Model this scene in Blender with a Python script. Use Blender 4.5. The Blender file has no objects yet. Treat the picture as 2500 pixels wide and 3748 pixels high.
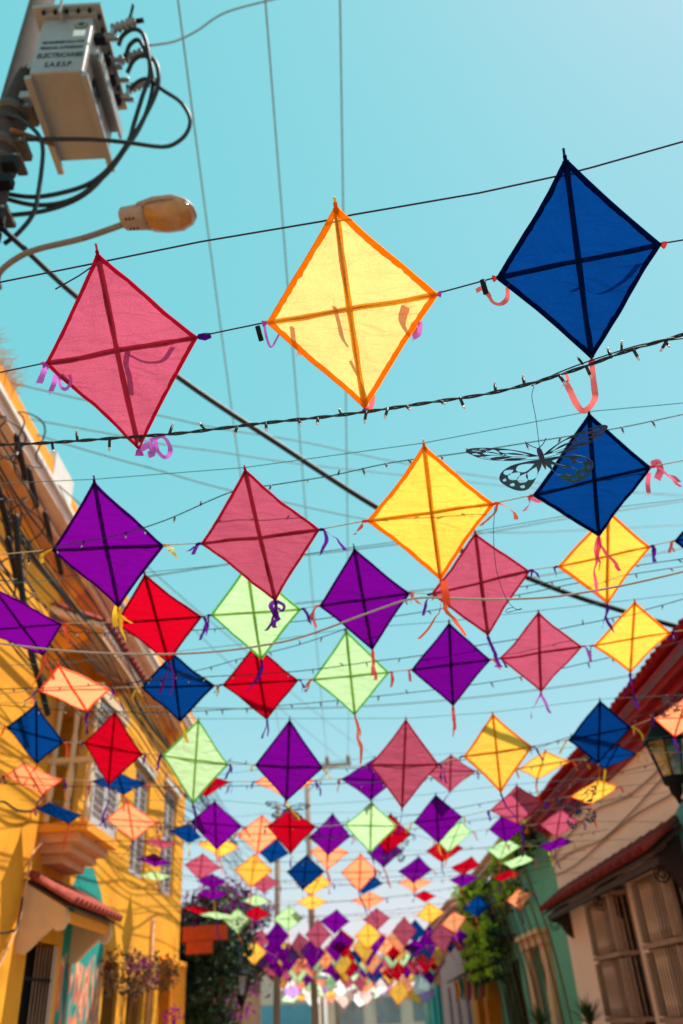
import bpy, bmesh, math, random
import numpy as np
from mathutils import Vector, Matrix
random.seed(7)
RNG = np.random.default_rng(11)
scene = bpy.context.scene
COL = scene.collection

# ------------------------------------------------------------------ camera
# focal length and tilt worked out from the vanishing points of the street and of the house corners
FPX, PW, PH = 2950.0, 2500.0, 3748.0
VPX, VPY, ROLL = 1319.0 - PW / 2, 3721.0 - PH / 2, 0.068
EYE = np.array([0.0, 0.0, 1.6])
_f = np.array([VPX, VPY, FPX]); _f /= np.linalg.norm(_f)
_uy = -FPX * FPX / (VPY + VPX * ROLL)
_u = np.array([ROLL * _uy, _uy, FPX]); _u /= np.linalg.norm(_u)
_u -= _f * _f.dot(_u); _u /= np.linalg.norm(_u)
_r = np.cross(_f, _u)
if _r[0] < 0: _r = -_r
M = np.array([_r, _f, _u])
cam_data = bpy.data.cameras.new('camera')
cam = bpy.data.objects.new('camera', cam_data); COL.objects.link(cam)
rx, upv, fw = M[:, 0], -M[:, 1], M[:, 2]
cam.matrix_world = Matrix(((rx[0], upv[0], -fw[0], EYE[0]), (rx[1], upv[1], -fw[1], EYE[1]),
                           (rx[2], upv[2], -fw[2], EYE[2]), (0, 0, 0, 1)))
cam_data.sensor_fit = 'VERTICAL'
cam_data.sensor_height = 36.0
cam_data.lens = 36.0 * FPX / PH
cam_data.clip_start = 0.05
cam_data.clip_end = 3000
cam_data.dof.use_dof = True
cam_data.dof.focus_distance = 3.05
cam_data.dof.aperture_fstop = 1.7
scene.camera = cam

# ------------------------------------------------------------------ light
SUN = Vector((0.43, 0.05, 0.90)).normalized()
world = bpy.data.worlds.new('World'); scene.world = world; world.use_nodes = True
nt = world.node_tree; nt.nodes.clear()
sky = nt.nodes.new('ShaderNodeTexSky'); sky.sky_type = 'NISHITA'; sky.sun_disc = False
sky.sun_elevation = math.asin(SUN.z)
sky.sun_rotation = math.atan2(SUN.x, SUN.y)
sky.altitude = 0; sky.air_density = 1.2; sky.dust_density = 0.55; sky.ozone_density = 1.0
sep = nt.nodes.new('ShaderNodeSeparateColor'); com = nt.nodes.new('ShaderNodeCombineColor')
nt.links.new(sky.outputs[0], sep.inputs[0])
for ch, (pw, gain) in enumerate(((1.0, 1.03), (.19, 3.68), (.30, 3.2))):      # the picture's flat teal grade, the same for the whole sky
    a_ = nt.nodes.new('ShaderNodeMath'); a_.operation = 'POWER'; a_.inputs[1].default_value = pw
    b_ = nt.nodes.new('ShaderNodeMath'); b_.operation = 'MULTIPLY'; b_.inputs[1].default_value = gain
    nt.links.new(sep.outputs[ch], a_.inputs[0]); nt.links.new(a_.outputs[0], b_.inputs[0]); nt.links.new(b_.outputs[0], com.inputs[ch])
bg = nt.nodes.new('ShaderNodeBackground'); bg.inputs[1].default_value = 0.128
wo = nt.nodes.new('ShaderNodeOutputWorld')
nt.links.new(com.outputs[0], bg.inputs[0]); nt.links.new(bg.outputs[0], wo.inputs[0])
sd = bpy.data.lights.new('sun', 'SUN'); sd.energy = 5.0; sd.angle = math.radians(0.55); sd.color = (1.0, 0.93, 0.82)
so = bpy.data.objects.new('sun', sd); COL.objects.link(so)
so.rotation_euler = (-SUN).to_track_quat('-Z', 'Y').to_euler()
so.location = (20, 10, 30)
vs = scene.view_settings
vs.view_transform = 'Standard'; vs.look = 'None'; vs.gamma = 1.0; vs.use_curve_mapping = False
vs.exposure = 0.3
scene.cycles.use_denoising = True
scene.cycles.max_bounces = 7
scene.cycles.transparent_max_bounces = 12
scene.cycles.caustics_reflective = False; scene.cycles.caustics_refractive = False
scene.cycles.sample_clamp_indirect = 6

# ------------------------------------------------------------------ reading places off the picture
SC = PW / 1568.0                      # picture coordinates below are on a 1568 px wide copy
def ray(u, v):
    return M @ np.array([u * SC - PW / 2, v * SC - PH / 2, FPX]) / FPX       # unit depth
def at(u, v, z): return EYE + ray(u, v) * z                                   # z metres deep along the lens axis
def on(u, v, ax, val):
    d = ray(u, v); return EYE + d * ((val - EYE[ax]) / d[ax])
def wall_span(pts, S, E):
    """points of a cable hanging in the upright plane through S and E"""
    S, E = np.array(S), np.array(E); d = E - S; n = np.array([d[1], -d[0], 0.0])
    out = []
    for u, v in pts:
        r = ray(u, v); t = n.dot(S - EYE) / n.dot(r); out.append(EYE + r * t)
    return out

# ------------------------------------------------------------------ materials
def lin(r, g, b):
    f = lambda c: (c / 255) / 12.92 if c / 255 <= 0.04045 else ((c / 255 + 0.055) / 1.055) ** 2.4
    return (f(r), f(g), f(b))
MATS = {}
def mat(name, col, rough=0.8, noise=6.0, var=0.25, bump=0.0, bscale=40.0, metal=0.0, spec=0.3, stain=None, smount=0.5, emit=None):
    """principled surface whose colour drifts with two noises, optional stains and fine relief"""
    if name in MATS: return MATS[name]
    m = bpy.data.materials.new(name); m.use_nodes = True; t = m.node_tree; N = t.nodes; L = t.links
    b = N['Principled BSDF']; b.inputs['Roughness'].default_value = rough; b.inputs['Metallic'].default_value = metal
    b.inputs['Specular IOR Level'].default_value = spec
    tc = N.new('ShaderNodeTexCoord')
    n1 = N.new('ShaderNodeTexNoise'); n1.inputs['Scale'].default_value = noise; n1.inputs['Detail'].default_value = 6; n1.inputs['Roughness'].default_value = .65
    L.new(tc.outputs['Object'], n1.inputs['Vector'])
    r1 = N.new('ShaderNodeValToRGB')
    r1.color_ramp.elements[0].position = 0.28; r1.color_ramp.elements[1].position = 0.72
    r1.color_ramp.elements[0].color = (*[c * (1 - var) for c in col], 1)
    r1.color_ramp.elements[1].color = (*[min(1, c * (1 + var * .6)) for c in col], 1)
    L.new(n1.outputs['Fac'], r1.inputs[0]); last = r1.outputs[0]
    if stain:
        n2 = N.new('ShaderNodeTexNoise'); n2.inputs['Scale'].default_value = noise * .28; n2.inputs['Detail'].default_value = 9; n2.inputs['Roughness'].default_value = .72
        L.new(tc.outputs['Object'], n2.inputs['Vector'])
        r2 = N.new('ShaderNodeValToRGB'); r2.color_ramp.elements[0].position = .50; r2.color_ramp.elements[1].position = .72
        L.new(n2.outputs['Fac'], r2.inputs[0])
        mu = N.new('ShaderNodeMath'); mu.operation = 'MULTIPLY'; mu.inputs[1].default_value = smount; L.new(r2.outputs[0], mu.inputs[0])
        mx = N.new('ShaderNodeMix'); mx.data_type = 'RGBA'; L.new(mu.outputs[0], mx.inputs[0]); L.new(last, mx.inputs[6]); mx.inputs[7].default_value = (*stain, 1)
        last = mx.outputs[2]
    L.new(last, b.inputs['Base Color'])
    if bump:
        n3 = N.new('ShaderNodeTexNoise'); n3.inputs['Scale'].default_value = bscale; n3.inputs['Detail'].default_value = 5
        L.new(tc.outputs['Object'], n3.inputs['Vector'])
        bp = N.new('ShaderNodeBump'); bp.inputs['Strength'].default_value = bump; bp.inputs['Distance'].default_value = .02
        L.new(n3.outputs['Fac'], bp.inputs['Height']); L.new(bp.outputs[0], b.inputs['Normal'])
    MATS[name] = m; return m

def cloth(name, col, trans=0.72, weave=420.0, var=0.14, crease=0, sheer=0):
    """thin dyed cloth: light falls through it as well as off it"""
    if name in MATS: return MATS[name]
    m = bpy.data.materials.new(name); m.use_nodes = True; t = m.node_tree; N = t.nodes; L = t.links; N.clear()
    o = N.new('ShaderNodeOutputMaterial'); tr = N.new('ShaderNodeBsdfTranslucent'); df = N.new('ShaderNodeBsdfDiffuse'); mx = N.new('ShaderNodeMixShader')
    mx.inputs[0].default_value = trans
    tc = N.new('ShaderNodeTexCoord'); n1 = N.new('ShaderNodeTexNoise'); n1.inputs['Scale'].default_value = 7; n1.inputs['Detail'].default_value = 5
    n2 = N.new('ShaderNodeTexNoise'); n2.inputs['Scale'].default_value = weave; n2.inputs['Detail'].default_value = 2
    mp = N.new('ShaderNodeMapping'); mp.inputs['Scale'].default_value = (1, .35, 1); mp.inputs['Rotation'].default_value = (.4, .6, .9)
    L.new(tc.outputs['Object'], n1.inputs['Vector']); L.new(tc.outputs['Object'], mp.inputs[0]); L.new(mp.outputs[0], n2.inputs['Vector'])
    ad = N.new('ShaderNodeMath'); ad.operation = 'ADD'; L.new(n1.outputs['Fac'], ad.inputs[0])
    w2 = N.new('ShaderNodeMath'); w2.operation = 'MULTIPLY_ADD'; w2.inputs[1].default_value = 2.2; w2.inputs[2].default_value = -.6; L.new(n2.outputs['Fac'], w2.inputs[0]); L.new(w2.outputs[0], ad.inputs[1])
    hf = N.new('ShaderNodeMath'); hf.operation = 'MULTIPLY'; hf.inputs[1].default_value = .5; L.new(ad.outputs[0], hf.inputs[0])
    rp = N.new('ShaderNodeValToRGB'); rp.color_ramp.elements[0].position = .30; rp.color_ramp.elements[1].position = .70
    rp.color_ramp.elements[0].color = (*[c * (1 - var) for c in col], 1); rp.color_ramp.elements[1].color = (*[min(1, c * (1 + var)) for c in col], 1)
    L.new(hf.outputs[0], rp.inputs[0])
    for s in (tr, df): L.new(rp.outputs[0], s.inputs['Color'])
    if crease:
        mp2 = N.new('ShaderNodeMapping'); mp2.inputs['Scale'].default_value = (3.2, 11, 4); mp2.inputs['Rotation'].default_value = (.7, .5, 1.1); L.new(tc.outputs['Object'], mp2.inputs[0])
        n4 = N.new('ShaderNodeTexNoise'); n4.inputs['Scale'].default_value = 1.5; n4.inputs['Detail'].default_value = 4; n4.inputs['Distortion'].default_value = .9; L.new(mp2.outputs[0], n4.inputs['Vector'])
        bp = N.new('ShaderNodeBump'); bp.inputs['Strength'].default_value = crease; bp.inputs['Distance'].default_value = .05; L.new(n4.outputs['Fac'], bp.inputs['Height'])
        for s in (tr, df): L.new(bp.outputs[0], s.inputs['Normal'])
        oi = N.new('ShaderNodeObjectInfo'); fr = N.new('ShaderNodeMapRange'); fr.inputs[3].default_value = .84; fr.inputs[4].default_value = 1.08; L.new(oi.outputs['Random'], fr.inputs[0])
        n5 = N.new('ShaderNodeTexNoise'); n5.inputs['Scale'].default_value = 16; n5.inputs['Detail'].default_value = 6; n5.inputs['Roughness'].default_value = .7; L.new(tc.outputs['Object'], n5.inputs['Vector'])
        dr = N.new('ShaderNodeMapRange'); dr.inputs[1].default_value = .66; dr.inputs[2].default_value = .76; dr.inputs[3].default_value = 1; dr.inputs[4].default_value = .72; L.new(n5.outputs['Fac'], dr.inputs[0])
        pr = N.new('ShaderNodeMath'); pr.operation = 'MULTIPLY'; L.new(fr.outputs[0], pr.inputs[0]); L.new(dr.outputs[0], pr.inputs[1])
        sc = N.new('ShaderNodeVectorMath'); sc.operation = 'SCALE'; L.new(rp.outputs[0], sc.inputs[0]); L.new(pr.outputs[0], sc.inputs['Scale'])
        for s in (tr, df): L.new(sc.outputs[0], s.inputs['Color'])
    L.new(df.outputs[0], mx.inputs[1]); L.new(tr.outputs[0], mx.inputs[2]); L.new(mx.outputs[0], o.inputs[0])
    if sheer:
        tp = N.new('ShaderNodeBsdfTransparent'); m2 = N.new('ShaderNodeMixShader'); m2.inputs[0].default_value = sheer; tp.inputs[0].default_value = (*[min(1, c * 1.15 + .04) for c in col], 1)
        L.new(mx.outputs[0], m2.inputs[1]); L.new(tp.outputs[0], m2.inputs[2]); L.new(m2.outputs[0], o.inputs[0])
    MATS[name] = m; return m

# ------------------------------------------------------------------ mesh building
def wl(o):
    v = Vector((0, 0, 0))
    while o is not None: v = v + o.location; o = o.parent
    return v
class MB:
    def __init__(s): s.v = []; s.f = []; s.sm = []
    def add(s, vs_, fs, smooth=False):
        k = len(s.v); s.v += [tuple(map(float, p)) for p in vs_]; s.f += [tuple(i + k for i in f) for f in fs]; s.sm += [smooth] * len(fs); return s
    def box(s, x0, x1, y0, y1, z0, z1):
        return s.add([(x0, y0, z0), (x1, y0, z0), (x1, y1, z0), (x0, y1, z0), (x0, y0, z1), (x1, y0, z1), (x1, y1, z1), (x0, y1, z1)],
                     [(0, 3, 2, 1), (4, 5, 6, 7), (0, 1, 5, 4), (1, 2, 6, 5), (2, 3, 7, 6), (3, 0, 4, 7)])
    def quad(s, a, b, c, d): return s.add([a, b, c, d], [(0, 1, 2, 3)])
    def prism(s, poly, off):
        """polygon (3-D points) pushed along off"""
        n = len(poly); P = [np.array(p, float) for p in poly]; o = np.array(off, float)
        return s.add(P + [p + o for p in P], [tuple(range(n - 1, -1, -1)), tuple(range(n, 2 * n))] + [(i, (i + 1) % n, n + (i + 1) % n, n + i) for i in range(n)])
    def tube(s, pts, r, seg=6, caps=True):
        P = [np.array(p, float) for p in pts]; n = len(P)
        R = r if hasattr(r, '__len__') else [r] * n
        t0 = P[1] - P[0]; t0 /= (np.linalg.norm(t0) + 1e-12)
        a = np.array([0, 0, 1.0]) if abs(t0[2]) < .9 else np.array([1.0, 0, 0])
        u = np.cross(t0, a); u /= np.linalg.norm(u)
        vs_, fs = [], []
        for i in range(n):
            t = P[min(i + 1, n - 1)] - P[max(i - 1, 0)]; t /= (np.linalg.norm(t) + 1e-12)
            u = u - t * u.dot(t); u /= (np.linalg.norm(u) + 1e-12); w = np.cross(t, u)
            for k in range(seg):
                an = 2 * math.pi * k / seg; vs_.append(P[i] + (u * math.cos(an) + w * math.sin(an)) * R[i])
        for i in range(n - 1):
            for k in range(seg):
                fs.append((i * seg + k, i * seg + (k + 1) % seg, (i + 1) * seg + (k + 1) % seg, (i + 1) * seg + k))
        if caps: fs += [tuple(range(seg - 1, -1, -1)), tuple((n - 1) * seg + k for k in range(seg))]
        return s.add(vs_, fs, True)
    def strip(s, pts, side, w):
        """ribbon: pts along, side = across vectors"""
        vs_ = []
        for i, p in enumerate(pts):
            p = np.array(p, float); d = np.array(side[i], float); ww = w[i] if hasattr(w, '__len__') else w
            vs_ += [p - d * ww / 2, p + d * ww / 2]
        return s.add(vs_, [(2 * i, 2 * i + 1, 2 * i + 3, 2 * i + 2) for i in range(len(pts) - 1)], True)
    def mesh(s, name, m, origin=(0, 0, 0)):
        me = bpy.data.meshes.new(name); o = np.array(origin, float)
        me.from_pydata([tuple(np.array(p) - o) for p in s.v], [], s.f)
        me.polygons.foreach_set('use_smooth', s.sm); me.update()
        if m: me.materials.append(m)
        return me
    def build(s, name, m, parent=None, origin=None):
        o3 = wl(parent) if parent is not None else Vector((0, 0, 0))
        if origin is None: origin = tuple(o3)
        ob = bpy.data.objects.new(name, s.mesh(name, m, origin)); COL.objects.link(ob)
        ob.parent = parent; ob.location = Vector(origin) - o3
        return ob
def inst(name, mesh, parent, loc, rot=None, scale=None):
    ob = bpy.data.objects.new(name, mesh); COL.objects.link(ob); ob.parent = parent
    ob.location = Vector(loc) - (wl(parent) if parent is not None else Vector((0, 0, 0)))
    if rot is not None: ob.rotation_euler = rot
    if scale is not None: ob.scale = scale
    return ob
def tag(o, label=None, cat=None, group=None, kind=None):
    if label: o['label'] = label
    if cat: o['category'] = cat
    if group: o['group'] = group
    if kind: o['kind'] = kind
    return o
def empty(name, loc, label=None, cat=None, group=None, kind=None):
    o = bpy.data.objects.new(name, None); COL.objects.link(o); o.location = loc; o.empty_display_size = .1
    return tag(o, label, cat, group, kind)
def spline(pts, n=10):
    """Catmull-Rom through pts"""
    P = [np.array(p, float) for p in pts]; P = [2 * P[0] - P[1]] + P + [2 * P[-1] - P[-2]]; out = []
    for i in range(1, len(P) - 2):
        a, b, c, d = P[i - 1:i + 3]
        for k in range(n):
            t = k / n; out.append(.5 * ((2 * b) + (c - a) * t + (2 * a - 5 * b + 4 * c - d) * t * t + (3 * b - a - 3 * c + d) * t ** 3))
    out.append(P[-2]); return out
def wall_holes(mb, X, y0, y1, z0, z1, holes, depth, side):
    """street wall in the plane x = X with openings (ya, yb, za, zb); reveals run away from the street"""
    ys = sorted({y0, y1, *[h[0] for h in holes], *[h[1] for h in holes]}); zs = sorted({z0, z1, *[h[2] for h in holes], *[h[3] for h in holes]})
    for i in range(len(ys) - 1):
        for j in range(len(zs) - 1):
            yc, zc = (ys[i] + ys[i + 1]) / 2, (zs[j] + zs[j + 1]) / 2
            if any(h[0] < yc < h[1] and h[2] < zc < h[3] for h in holes): continue
            q = [(X, ys[i], zs[j]), (X, ys[i + 1], zs[j]), (X, ys[i + 1], zs[j + 1]), (X, ys[i], zs[j + 1])]
            mb.quad(*(q if side < 0 else q[::-1]))
    X2 = X + side * depth
    for a, b, c, d in holes:
        mb.quad((X, a, c), (X2, a, c), (X2, b, c), (X, b, c)); mb.quad((X, a, d), (X, b, d), (X2, b, d), (X2, a, d))
        mb.quad((X, a, c), (X, a, d), (X2, a, d), (X2, a, c)); mb.quad((X, b, c), (X2, b, c), (X2, b, d), (X, b, d))
    X3 = X + side * 6.0   # ends and top of the house
    mb.quad((X, y0, z0), (X3, y0, z0), (X3, y0, z1), (X, y0, z1)); mb.quad((X, y1, z0), (X, y1, z1), (X3, y1, z1), (X3, y1, z0))
    mb.quad((X, y0, z1), (X3, y0, z1), (X3, y1, z1), (X, y1, z1))
ORD = ['first', 'second', 'third', 'fourth', 'fifth', 'sixth', 'seventh', 'eighth', 'ninth', 'tenth', 'eleventh', 'twelfth', 'thirteenth', 'fourteenth', 'fifteenth', 'sixteenth', 'seventeenth', 'eighteenth']

# ------------------------------------------------------------------ palette
YEL = mat('yellow_limewash', lin(255, 172, 44), .9, 2.2, .18, .35, 60, stain=lin(214, 128, 40), smount=.8)
YEL2 = mat('yellow_trim', lin(250, 160, 46), .85, 3, .12, .1)
TAN = mat('tan_plaster', lin(226, 172, 130), .9, 3, .15, .2, 50)
MAUVE = mat('mauve_plaster', lin(240, 212, 196), .9, 3, .12, .2, 50)
WHITE = mat('white_plaster', lin(226, 220, 214), .85, 4, .12, .2, 60, stain=lin(170, 160, 150), smount=.4)
ROSE = mat('rose_white_wall', lin(255, 212, 194), .9, 1.2, .06, .25, 70, stain=lin(252, 188, 166), smount=.6)
CREAM = mat('cream_wood', lin(236, 205, 165), .6, 8, .12)
REDP = mat('dark_red_paint', lin(160, 8, 14), .55, 5, .25, .15, 30)
TILE = mat('clay_tile', lin(176, 84, 72), .85, 9, .35, .3, 40, stain=lin(96, 44, 42), smount=.6)
TILER = mat('red_clay_tile', lin(178, 20, 24), .8, 9, .35, .3, 40, stain=lin(90, 20, 22), smount=.5)
TILEP = mat('pale_clay_tile', lin(226, 168, 140), .8, 9, .25, .3, 40)
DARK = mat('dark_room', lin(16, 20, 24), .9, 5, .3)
IRON = mat('black_iron', lin(14, 16, 19), .7, 12, .3, spec=.2)
TEALP = mat('teal_green_wall', lin(112, 178, 150), .9, 1.4, .12, .2, 60, stain=lin(84, 140, 122), smount=.5)
STONE = mat('carved_stone', lin(230, 176, 136), .9, 7, .2, .4, 40)
WOOD = mat('weathered_wood', lin(160, 124, 104), .7, 14, .28, .2, 60)
WOODD = mat('dark_wood', lin(58, 36, 32), .6, 14, .3, .2, 60)
GREYW = mat('grey_white_louvre', lin(196, 192, 196), .6, 9, .12)
ORANGE = mat('orange_wall', lin(226, 128, 34), .9, 2, .15, .2, 60)
PINKW = mat('mauve_wall', lin(190, 150, 150), .9, 2, .12, .2, 60)
CABLE = mat('black_cable', lin(20, 24, 28), .5, 20, .3, spec=.4)
CABLEG = mat('grey_cable', lin(168, 150, 136), .55, 14, .2)
WIRE = mat('bare_wire', lin(120, 138, 140), .5, 10, .15)
STRING = mat('kite_string', lin(60, 44, 70), .9, 60, .3)
STRINGL = mat('pale_string', lin(186, 160, 130), .9, 60, .25)
CONC = mat('pole_concrete', lin(66, 52, 46), .9, 5, .25, .4, 60, stain=lin(40, 32, 30), smount=.6)
CONCF = mat('pale_concrete', lin(150, 128, 112), .9, 3, .2, .2, 40)
STEEL = mat('grey_tank_paint', lin(140, 138, 138), .4, 3, .12, spec=.5, stain=lin(120, 92, 70), smount=.5)
GALV = mat('galvanised_steel', lin(160, 158, 154), .38, 16, .2, metal=.7)
PORC = mat('porcelain', lin(120, 112, 108), .2, 6, .15, spec=.6)
INK = mat('dark_ink', lin(14, 38, 52), .7, 30, .1)
PAPER = mat('white_sticker', lin(240, 240, 236), .6, 10, .05)
LAMPG = mat('amber_lamp_bowl', lin(176, 122, 70), .18, 5, .3, spec=.6, stain=lin(110, 66, 28), smount=.7)
LAMPB = mat('lamp_housing', lin(158, 136, 124), .5, 8, .15)
ASPH = mat('pale_bounce_paving', (.36, .30, .235), .95, 5, .25, .5, 60)  # road out of view, colour made pale to bounce warm light upward
PAVE = mat('pavement_stone', (.36, .31, .25), .9, 4, .2, .3, 40)  # pavement tone raised likewise for warm bounce light
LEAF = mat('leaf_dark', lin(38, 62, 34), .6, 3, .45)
LEAFY = mat('leaf_yellow_green', lin(128, 150, 36), .55, 3, .4)
FLOW = cloth('bougainvillea', lin(150, 26, 140), .5, 60, .3)
TWIG = mat('twig_brown', lin(120, 84, 54), .9, 10, .3)
STRAW = mat('dry_straw', lin(222, 160, 70), .9, 20, .3)

# ------------------------------------------------------------------ ground
g = MB(); g.quad((-400, -60, 0), (400, -60, 0), (400, 900, 0), (-400, 900, 0)); tag(g.build('ground', PAVE), kind='structure')
g = MB(); g.box(-2.9, 2.9, -40, 62, -.05, .006); tag(g.build('road', ASPH), kind='structure')
for x0, x1, n in ((-4.25, -2.9, 'pavement_left'), (2.9, 4.3, 'pavement_right')):
    g = MB(); g.box(x0, x1, -40, 62, -.05, .13); tag(g.build(n, PAVE), kind='structure')

# ------------------------------------------------------------------ shared small pieces
def barrel(L, r, seg=6, th=.012):
    """clay barrel tile, arched across y, lying along +x"""
    m = MB(); a = [math.pi * k / seg for k in range(seg + 1)]
    o = [(r * math.cos(t), r * math.sin(t)) for t in a]; i_ = [((r - th) * math.cos(t), (r - th) * math.sin(t)) for t in a]
    ring = o + i_[::-1]; n = len(ring)
    return m.add([(0, y, z) for y, z in ring] + [(L, y, z * .92) for y, z in ring], [tuple(range(n - 1, -1, -1)), tuple(range(n, 2 * n))] + [(k, (k + 1) % n, n + (k + 1) % n, n + k) for k in range(n)], True)
def lathe(mb, cx, cy, prof, seg=10):
    """profile [(z, r)] spun about the upright through (cx, cy)"""
    return mb.tube([(cx, cy, z) for z, r in prof], [r for z, r in prof], seg)
def leaves(n, sampler, size, jit=.5, seed=1):
    rg = np.random.default_rng(seed); m = MB()
    V, Fc = [], []
    for k in range(n):
        c = sampler(rg); a = rg.normal(size=3); a /= np.linalg.norm(a); b = np.cross(a, rg.normal(size=3)); b /= (np.linalg.norm(b) + 1e-9)
        s = size * (1 + jit * (rg.random() - .5) * 2); i = len(V)
        V += [c - a * s, c + b * s * .45, c + a * s, c - b * s * .45]; Fc.append((i, i + 1, i + 2, i + 3))
    return m.add(V, Fc)
def blob_sampler(blobs):
    W = np.array([b[3] ** 2 for b in blobs]); W = W / W.sum()
    def f(rg):
        x, y, z, r = blobs[rg.choice(len(blobs), p=W)]; d = rg.normal(size=3); d /= np.linalg.norm(d)
        return np.array([x, y, z]) + d * r * (0.55 + .5 * rg.random()) * np.array([1, 1, .85])
    return f

# ------------------------------------------------------------------ left: yellow two-storey house
XL = -4.25
house = empty('yellow_house', (XL, 12, 0), 'tall yellow house with cornice, small balcony and tiled window canopy on the left', 'house')
LH = [(11.75, 13.0, .9, 2.72), (15.5, 16.45, .2, 2.66), (17.15, 18.5, .2, 2.45), (11.95, 12.9, 4.12, 6.0), (13.5, 14.9, 4.2, 6.0), (16.6, 17.9, 4.2, 6.25), (19.4, 20.8, 4.2, 6.5), (19.9, 21.4, .9, 2.8)]
m = MB(); wall_holes(m, XL, 2.5, 21.9, 0, 7.85, LH, .34, -1); m.build('wall', YEL, house)
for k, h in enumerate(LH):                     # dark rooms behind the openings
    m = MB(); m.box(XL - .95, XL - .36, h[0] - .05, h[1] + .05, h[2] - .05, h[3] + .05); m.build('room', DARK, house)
m = MB(); m.box(XL - .1, -3.98, 2.5, 21.9, 7.72, 7.9); m.build('cornice_step', TAN, house)
m = MB(); m.box(XL - .1, -3.82, 2.5, 21.92, 7.9, 8.04); m.build('cornice_soffit', MAUVE, house)
m = MB(); m.box(XL, -3.76, 2.5, 21.93, 8.04, 8.11); m.build('cornice_moulding', WHITE, house)
m = MB(); m.box(XL - .3, -3.84, 2.5, 9.15, 8.11, 8.46); m.build('parapet', YEL2, house)
m = MB(); m.box(XL - .3, -3.82, 9.152, 9.95, 8.11, 8.62); m.build('parapet_block', WHITE, house)
m = MB(); m.box(XL - .3, -3.84, 9.952, 21.9, 8.11, 8.42); m.build('parapet', YEL2, house)
for y in (7.3, 11.2, 15.3, 19.2):
    m = MB(); m.prism([(XL - .02, y, 7.72), (-3.95, y, 7.72), (-3.97, y, 7.58), (-4.1, y, 7.5), (-4.16, y, 7.32), (XL - .02, y, 7.26)], (0, .26, 0)); m.build('bracket', YEL2, house)
# window bars
bar = MB(); bar.tube([(0, 0, 0), (0, 0, 1.82)], .014, 6); BARM = bar.mesh('bar', IRON)
for k in range(9): inst('bar', BARM, house, (XL - .06, 11.83 + k * .135, .9))
m = MB(); m.box(XL - .08, XL - .05, 11.75, 13.0, 1.5, 1.54); m.box(XL - .08, XL - .05, 11.75, 13.0, 2.25, 2.29); m.build('bar_rail', IRON, house)
for k in range(5): inst('bar', BARM, house, (XL - .06, 15.6 + k * .19, .85))
for k in range(6): inst('bar', BARM, house, (XL - .06, 17.3 + k * .21, .62))
m = MB(); m.box(XL - .33, XL - .004, 12.97, 12.996, .92, 2.7); m.build('window_jamb', MAUVE, house)
# projecting yellow grille window near the far corner
gw = MB(); gw.box(XL, -3.98, 19.8, 21.5, .82, .92); gw.box(XL, -3.98, 19.8, 21.5, 2.8, 2.9); gw.build('grille_frame', YEL2, house)
ybar = MB(); ybar.box(-.014, .014, -.014, .014, 0, 1.88); YBM = ybar.mesh('grille_bar', YEL2)
for k in range(13): inst('grille_bar', YBM, house, (-4.0, 19.84 + k * .135, .92))
# louvred doors upstairs
def louvre(y0, y1, z0, z1, parent, leaf=GREYW, x=XL - .1, n=14, side=1):
    m = MB(); ym = (y0 + y1) / 2
    for a, b in ((y0, ym - .012), (ym + .012, y1)):
        m.box(x - .03, x + .03, a, a + .07, z0, z1); m.box(x - .03, x + .03, b - .07, b, z0, z1)
        for z in (z0, (z0 + z1) / 2 - .05, z1 - .1): m.box(x - .029, x + .029, a + .07, b - .07, z, z + .1)
    d = m.build('louvred_door', leaf, parent)
    sl = MB(); w = ym - .012 - y0 - .14; sl.add([(-.025, 0, 0), (.025, 0, .05), (.025, w, .05), (-.025, w, 0), (-.025, 0, .012), (.025, 0, .062), (.025, w, .062), (-.025, w, .012)],
        [(0, 3, 2, 1), (4, 5, 6, 7), (0, 1, 5, 4), (1, 2, 6, 5), (2, 3, 7, 6), (3, 0, 4, 7)])
    sm_ = sl.mesh('slat', leaf); h = z1 - z0
    for yy in (y0 + .07, ym + .012 + .07):
        for k in range(n):
            z = z0 + .13 + k * (h - .26) / n
            if abs(z - (z0 + z1) / 2 + .03) < .09: continue
            inst('slat', sm_, d, (x, yy, z))
louvre(13.5, 14.9, 4.2, 6.0, house); louvre(16.6, 17.9, 4.2, 6.25, house); louvre(19.4, 20.8, 4.2, 6.5, house)
for a, b, z in ((13.3, 15.1, 6.0), (16.4, 18.1, 6.25), (19.2, 21.0, 6.5)):
    m = MB(); m.box(XL, XL + .07, a, b, z + .02, z + .16); m.build('lintel', WHITE, house)
# small balcony
bal = MB(); bal.box(XL, -3.58, 11.58, 13.2, 3.98, 4.1); balc = bal.build('balcony', YEL2, house)
for k in range(3):
    m = MB(); m.box(XL, -3.70 - .13 * k, 11.66 + .10 * k, 13.12 - .12 * k, 3.86 - .12 * k, 3.978 - .12 * k); m.build('corbel', TAN, balc)
post = MB(); lathe(post, 0, 0, [(0, .045), (.25, .045), (.3, .03), (.36, .05), (.62, .062), (.8, .038), (.86, .05), (.9, .045), (1.2, .045), (1.25, .03), (1.5, .042), (1.8, .045)], 8); PM = post.mesh('post', CREAM)
for x in (-4.18, -3.92, -3.64): inst('post', PM, balc, (x, 11.64, 4.1))
inst('post', PM, balc, (-3.64, 13.14, 4.1))
louvre(11.76, 13.06, 4.12, 5.88, house, x=-3.64)
m = MB(); m.box(XL, -3.6, 11.6, 11.69, 4.92, 4.99); m.box(-3.68, -3.6, 11.69, 13.18, 4.92, 4.99); m.build('handrail', CREAM, balc)
m = MB(); m.box(XL, -3.57, 11.57, 11.71, 5.9, 6.08); m.box(-3.71, -3.57, 11.71, 13.22, 5.9, 6.08); m.build('beam', CREAM, balc)
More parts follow.
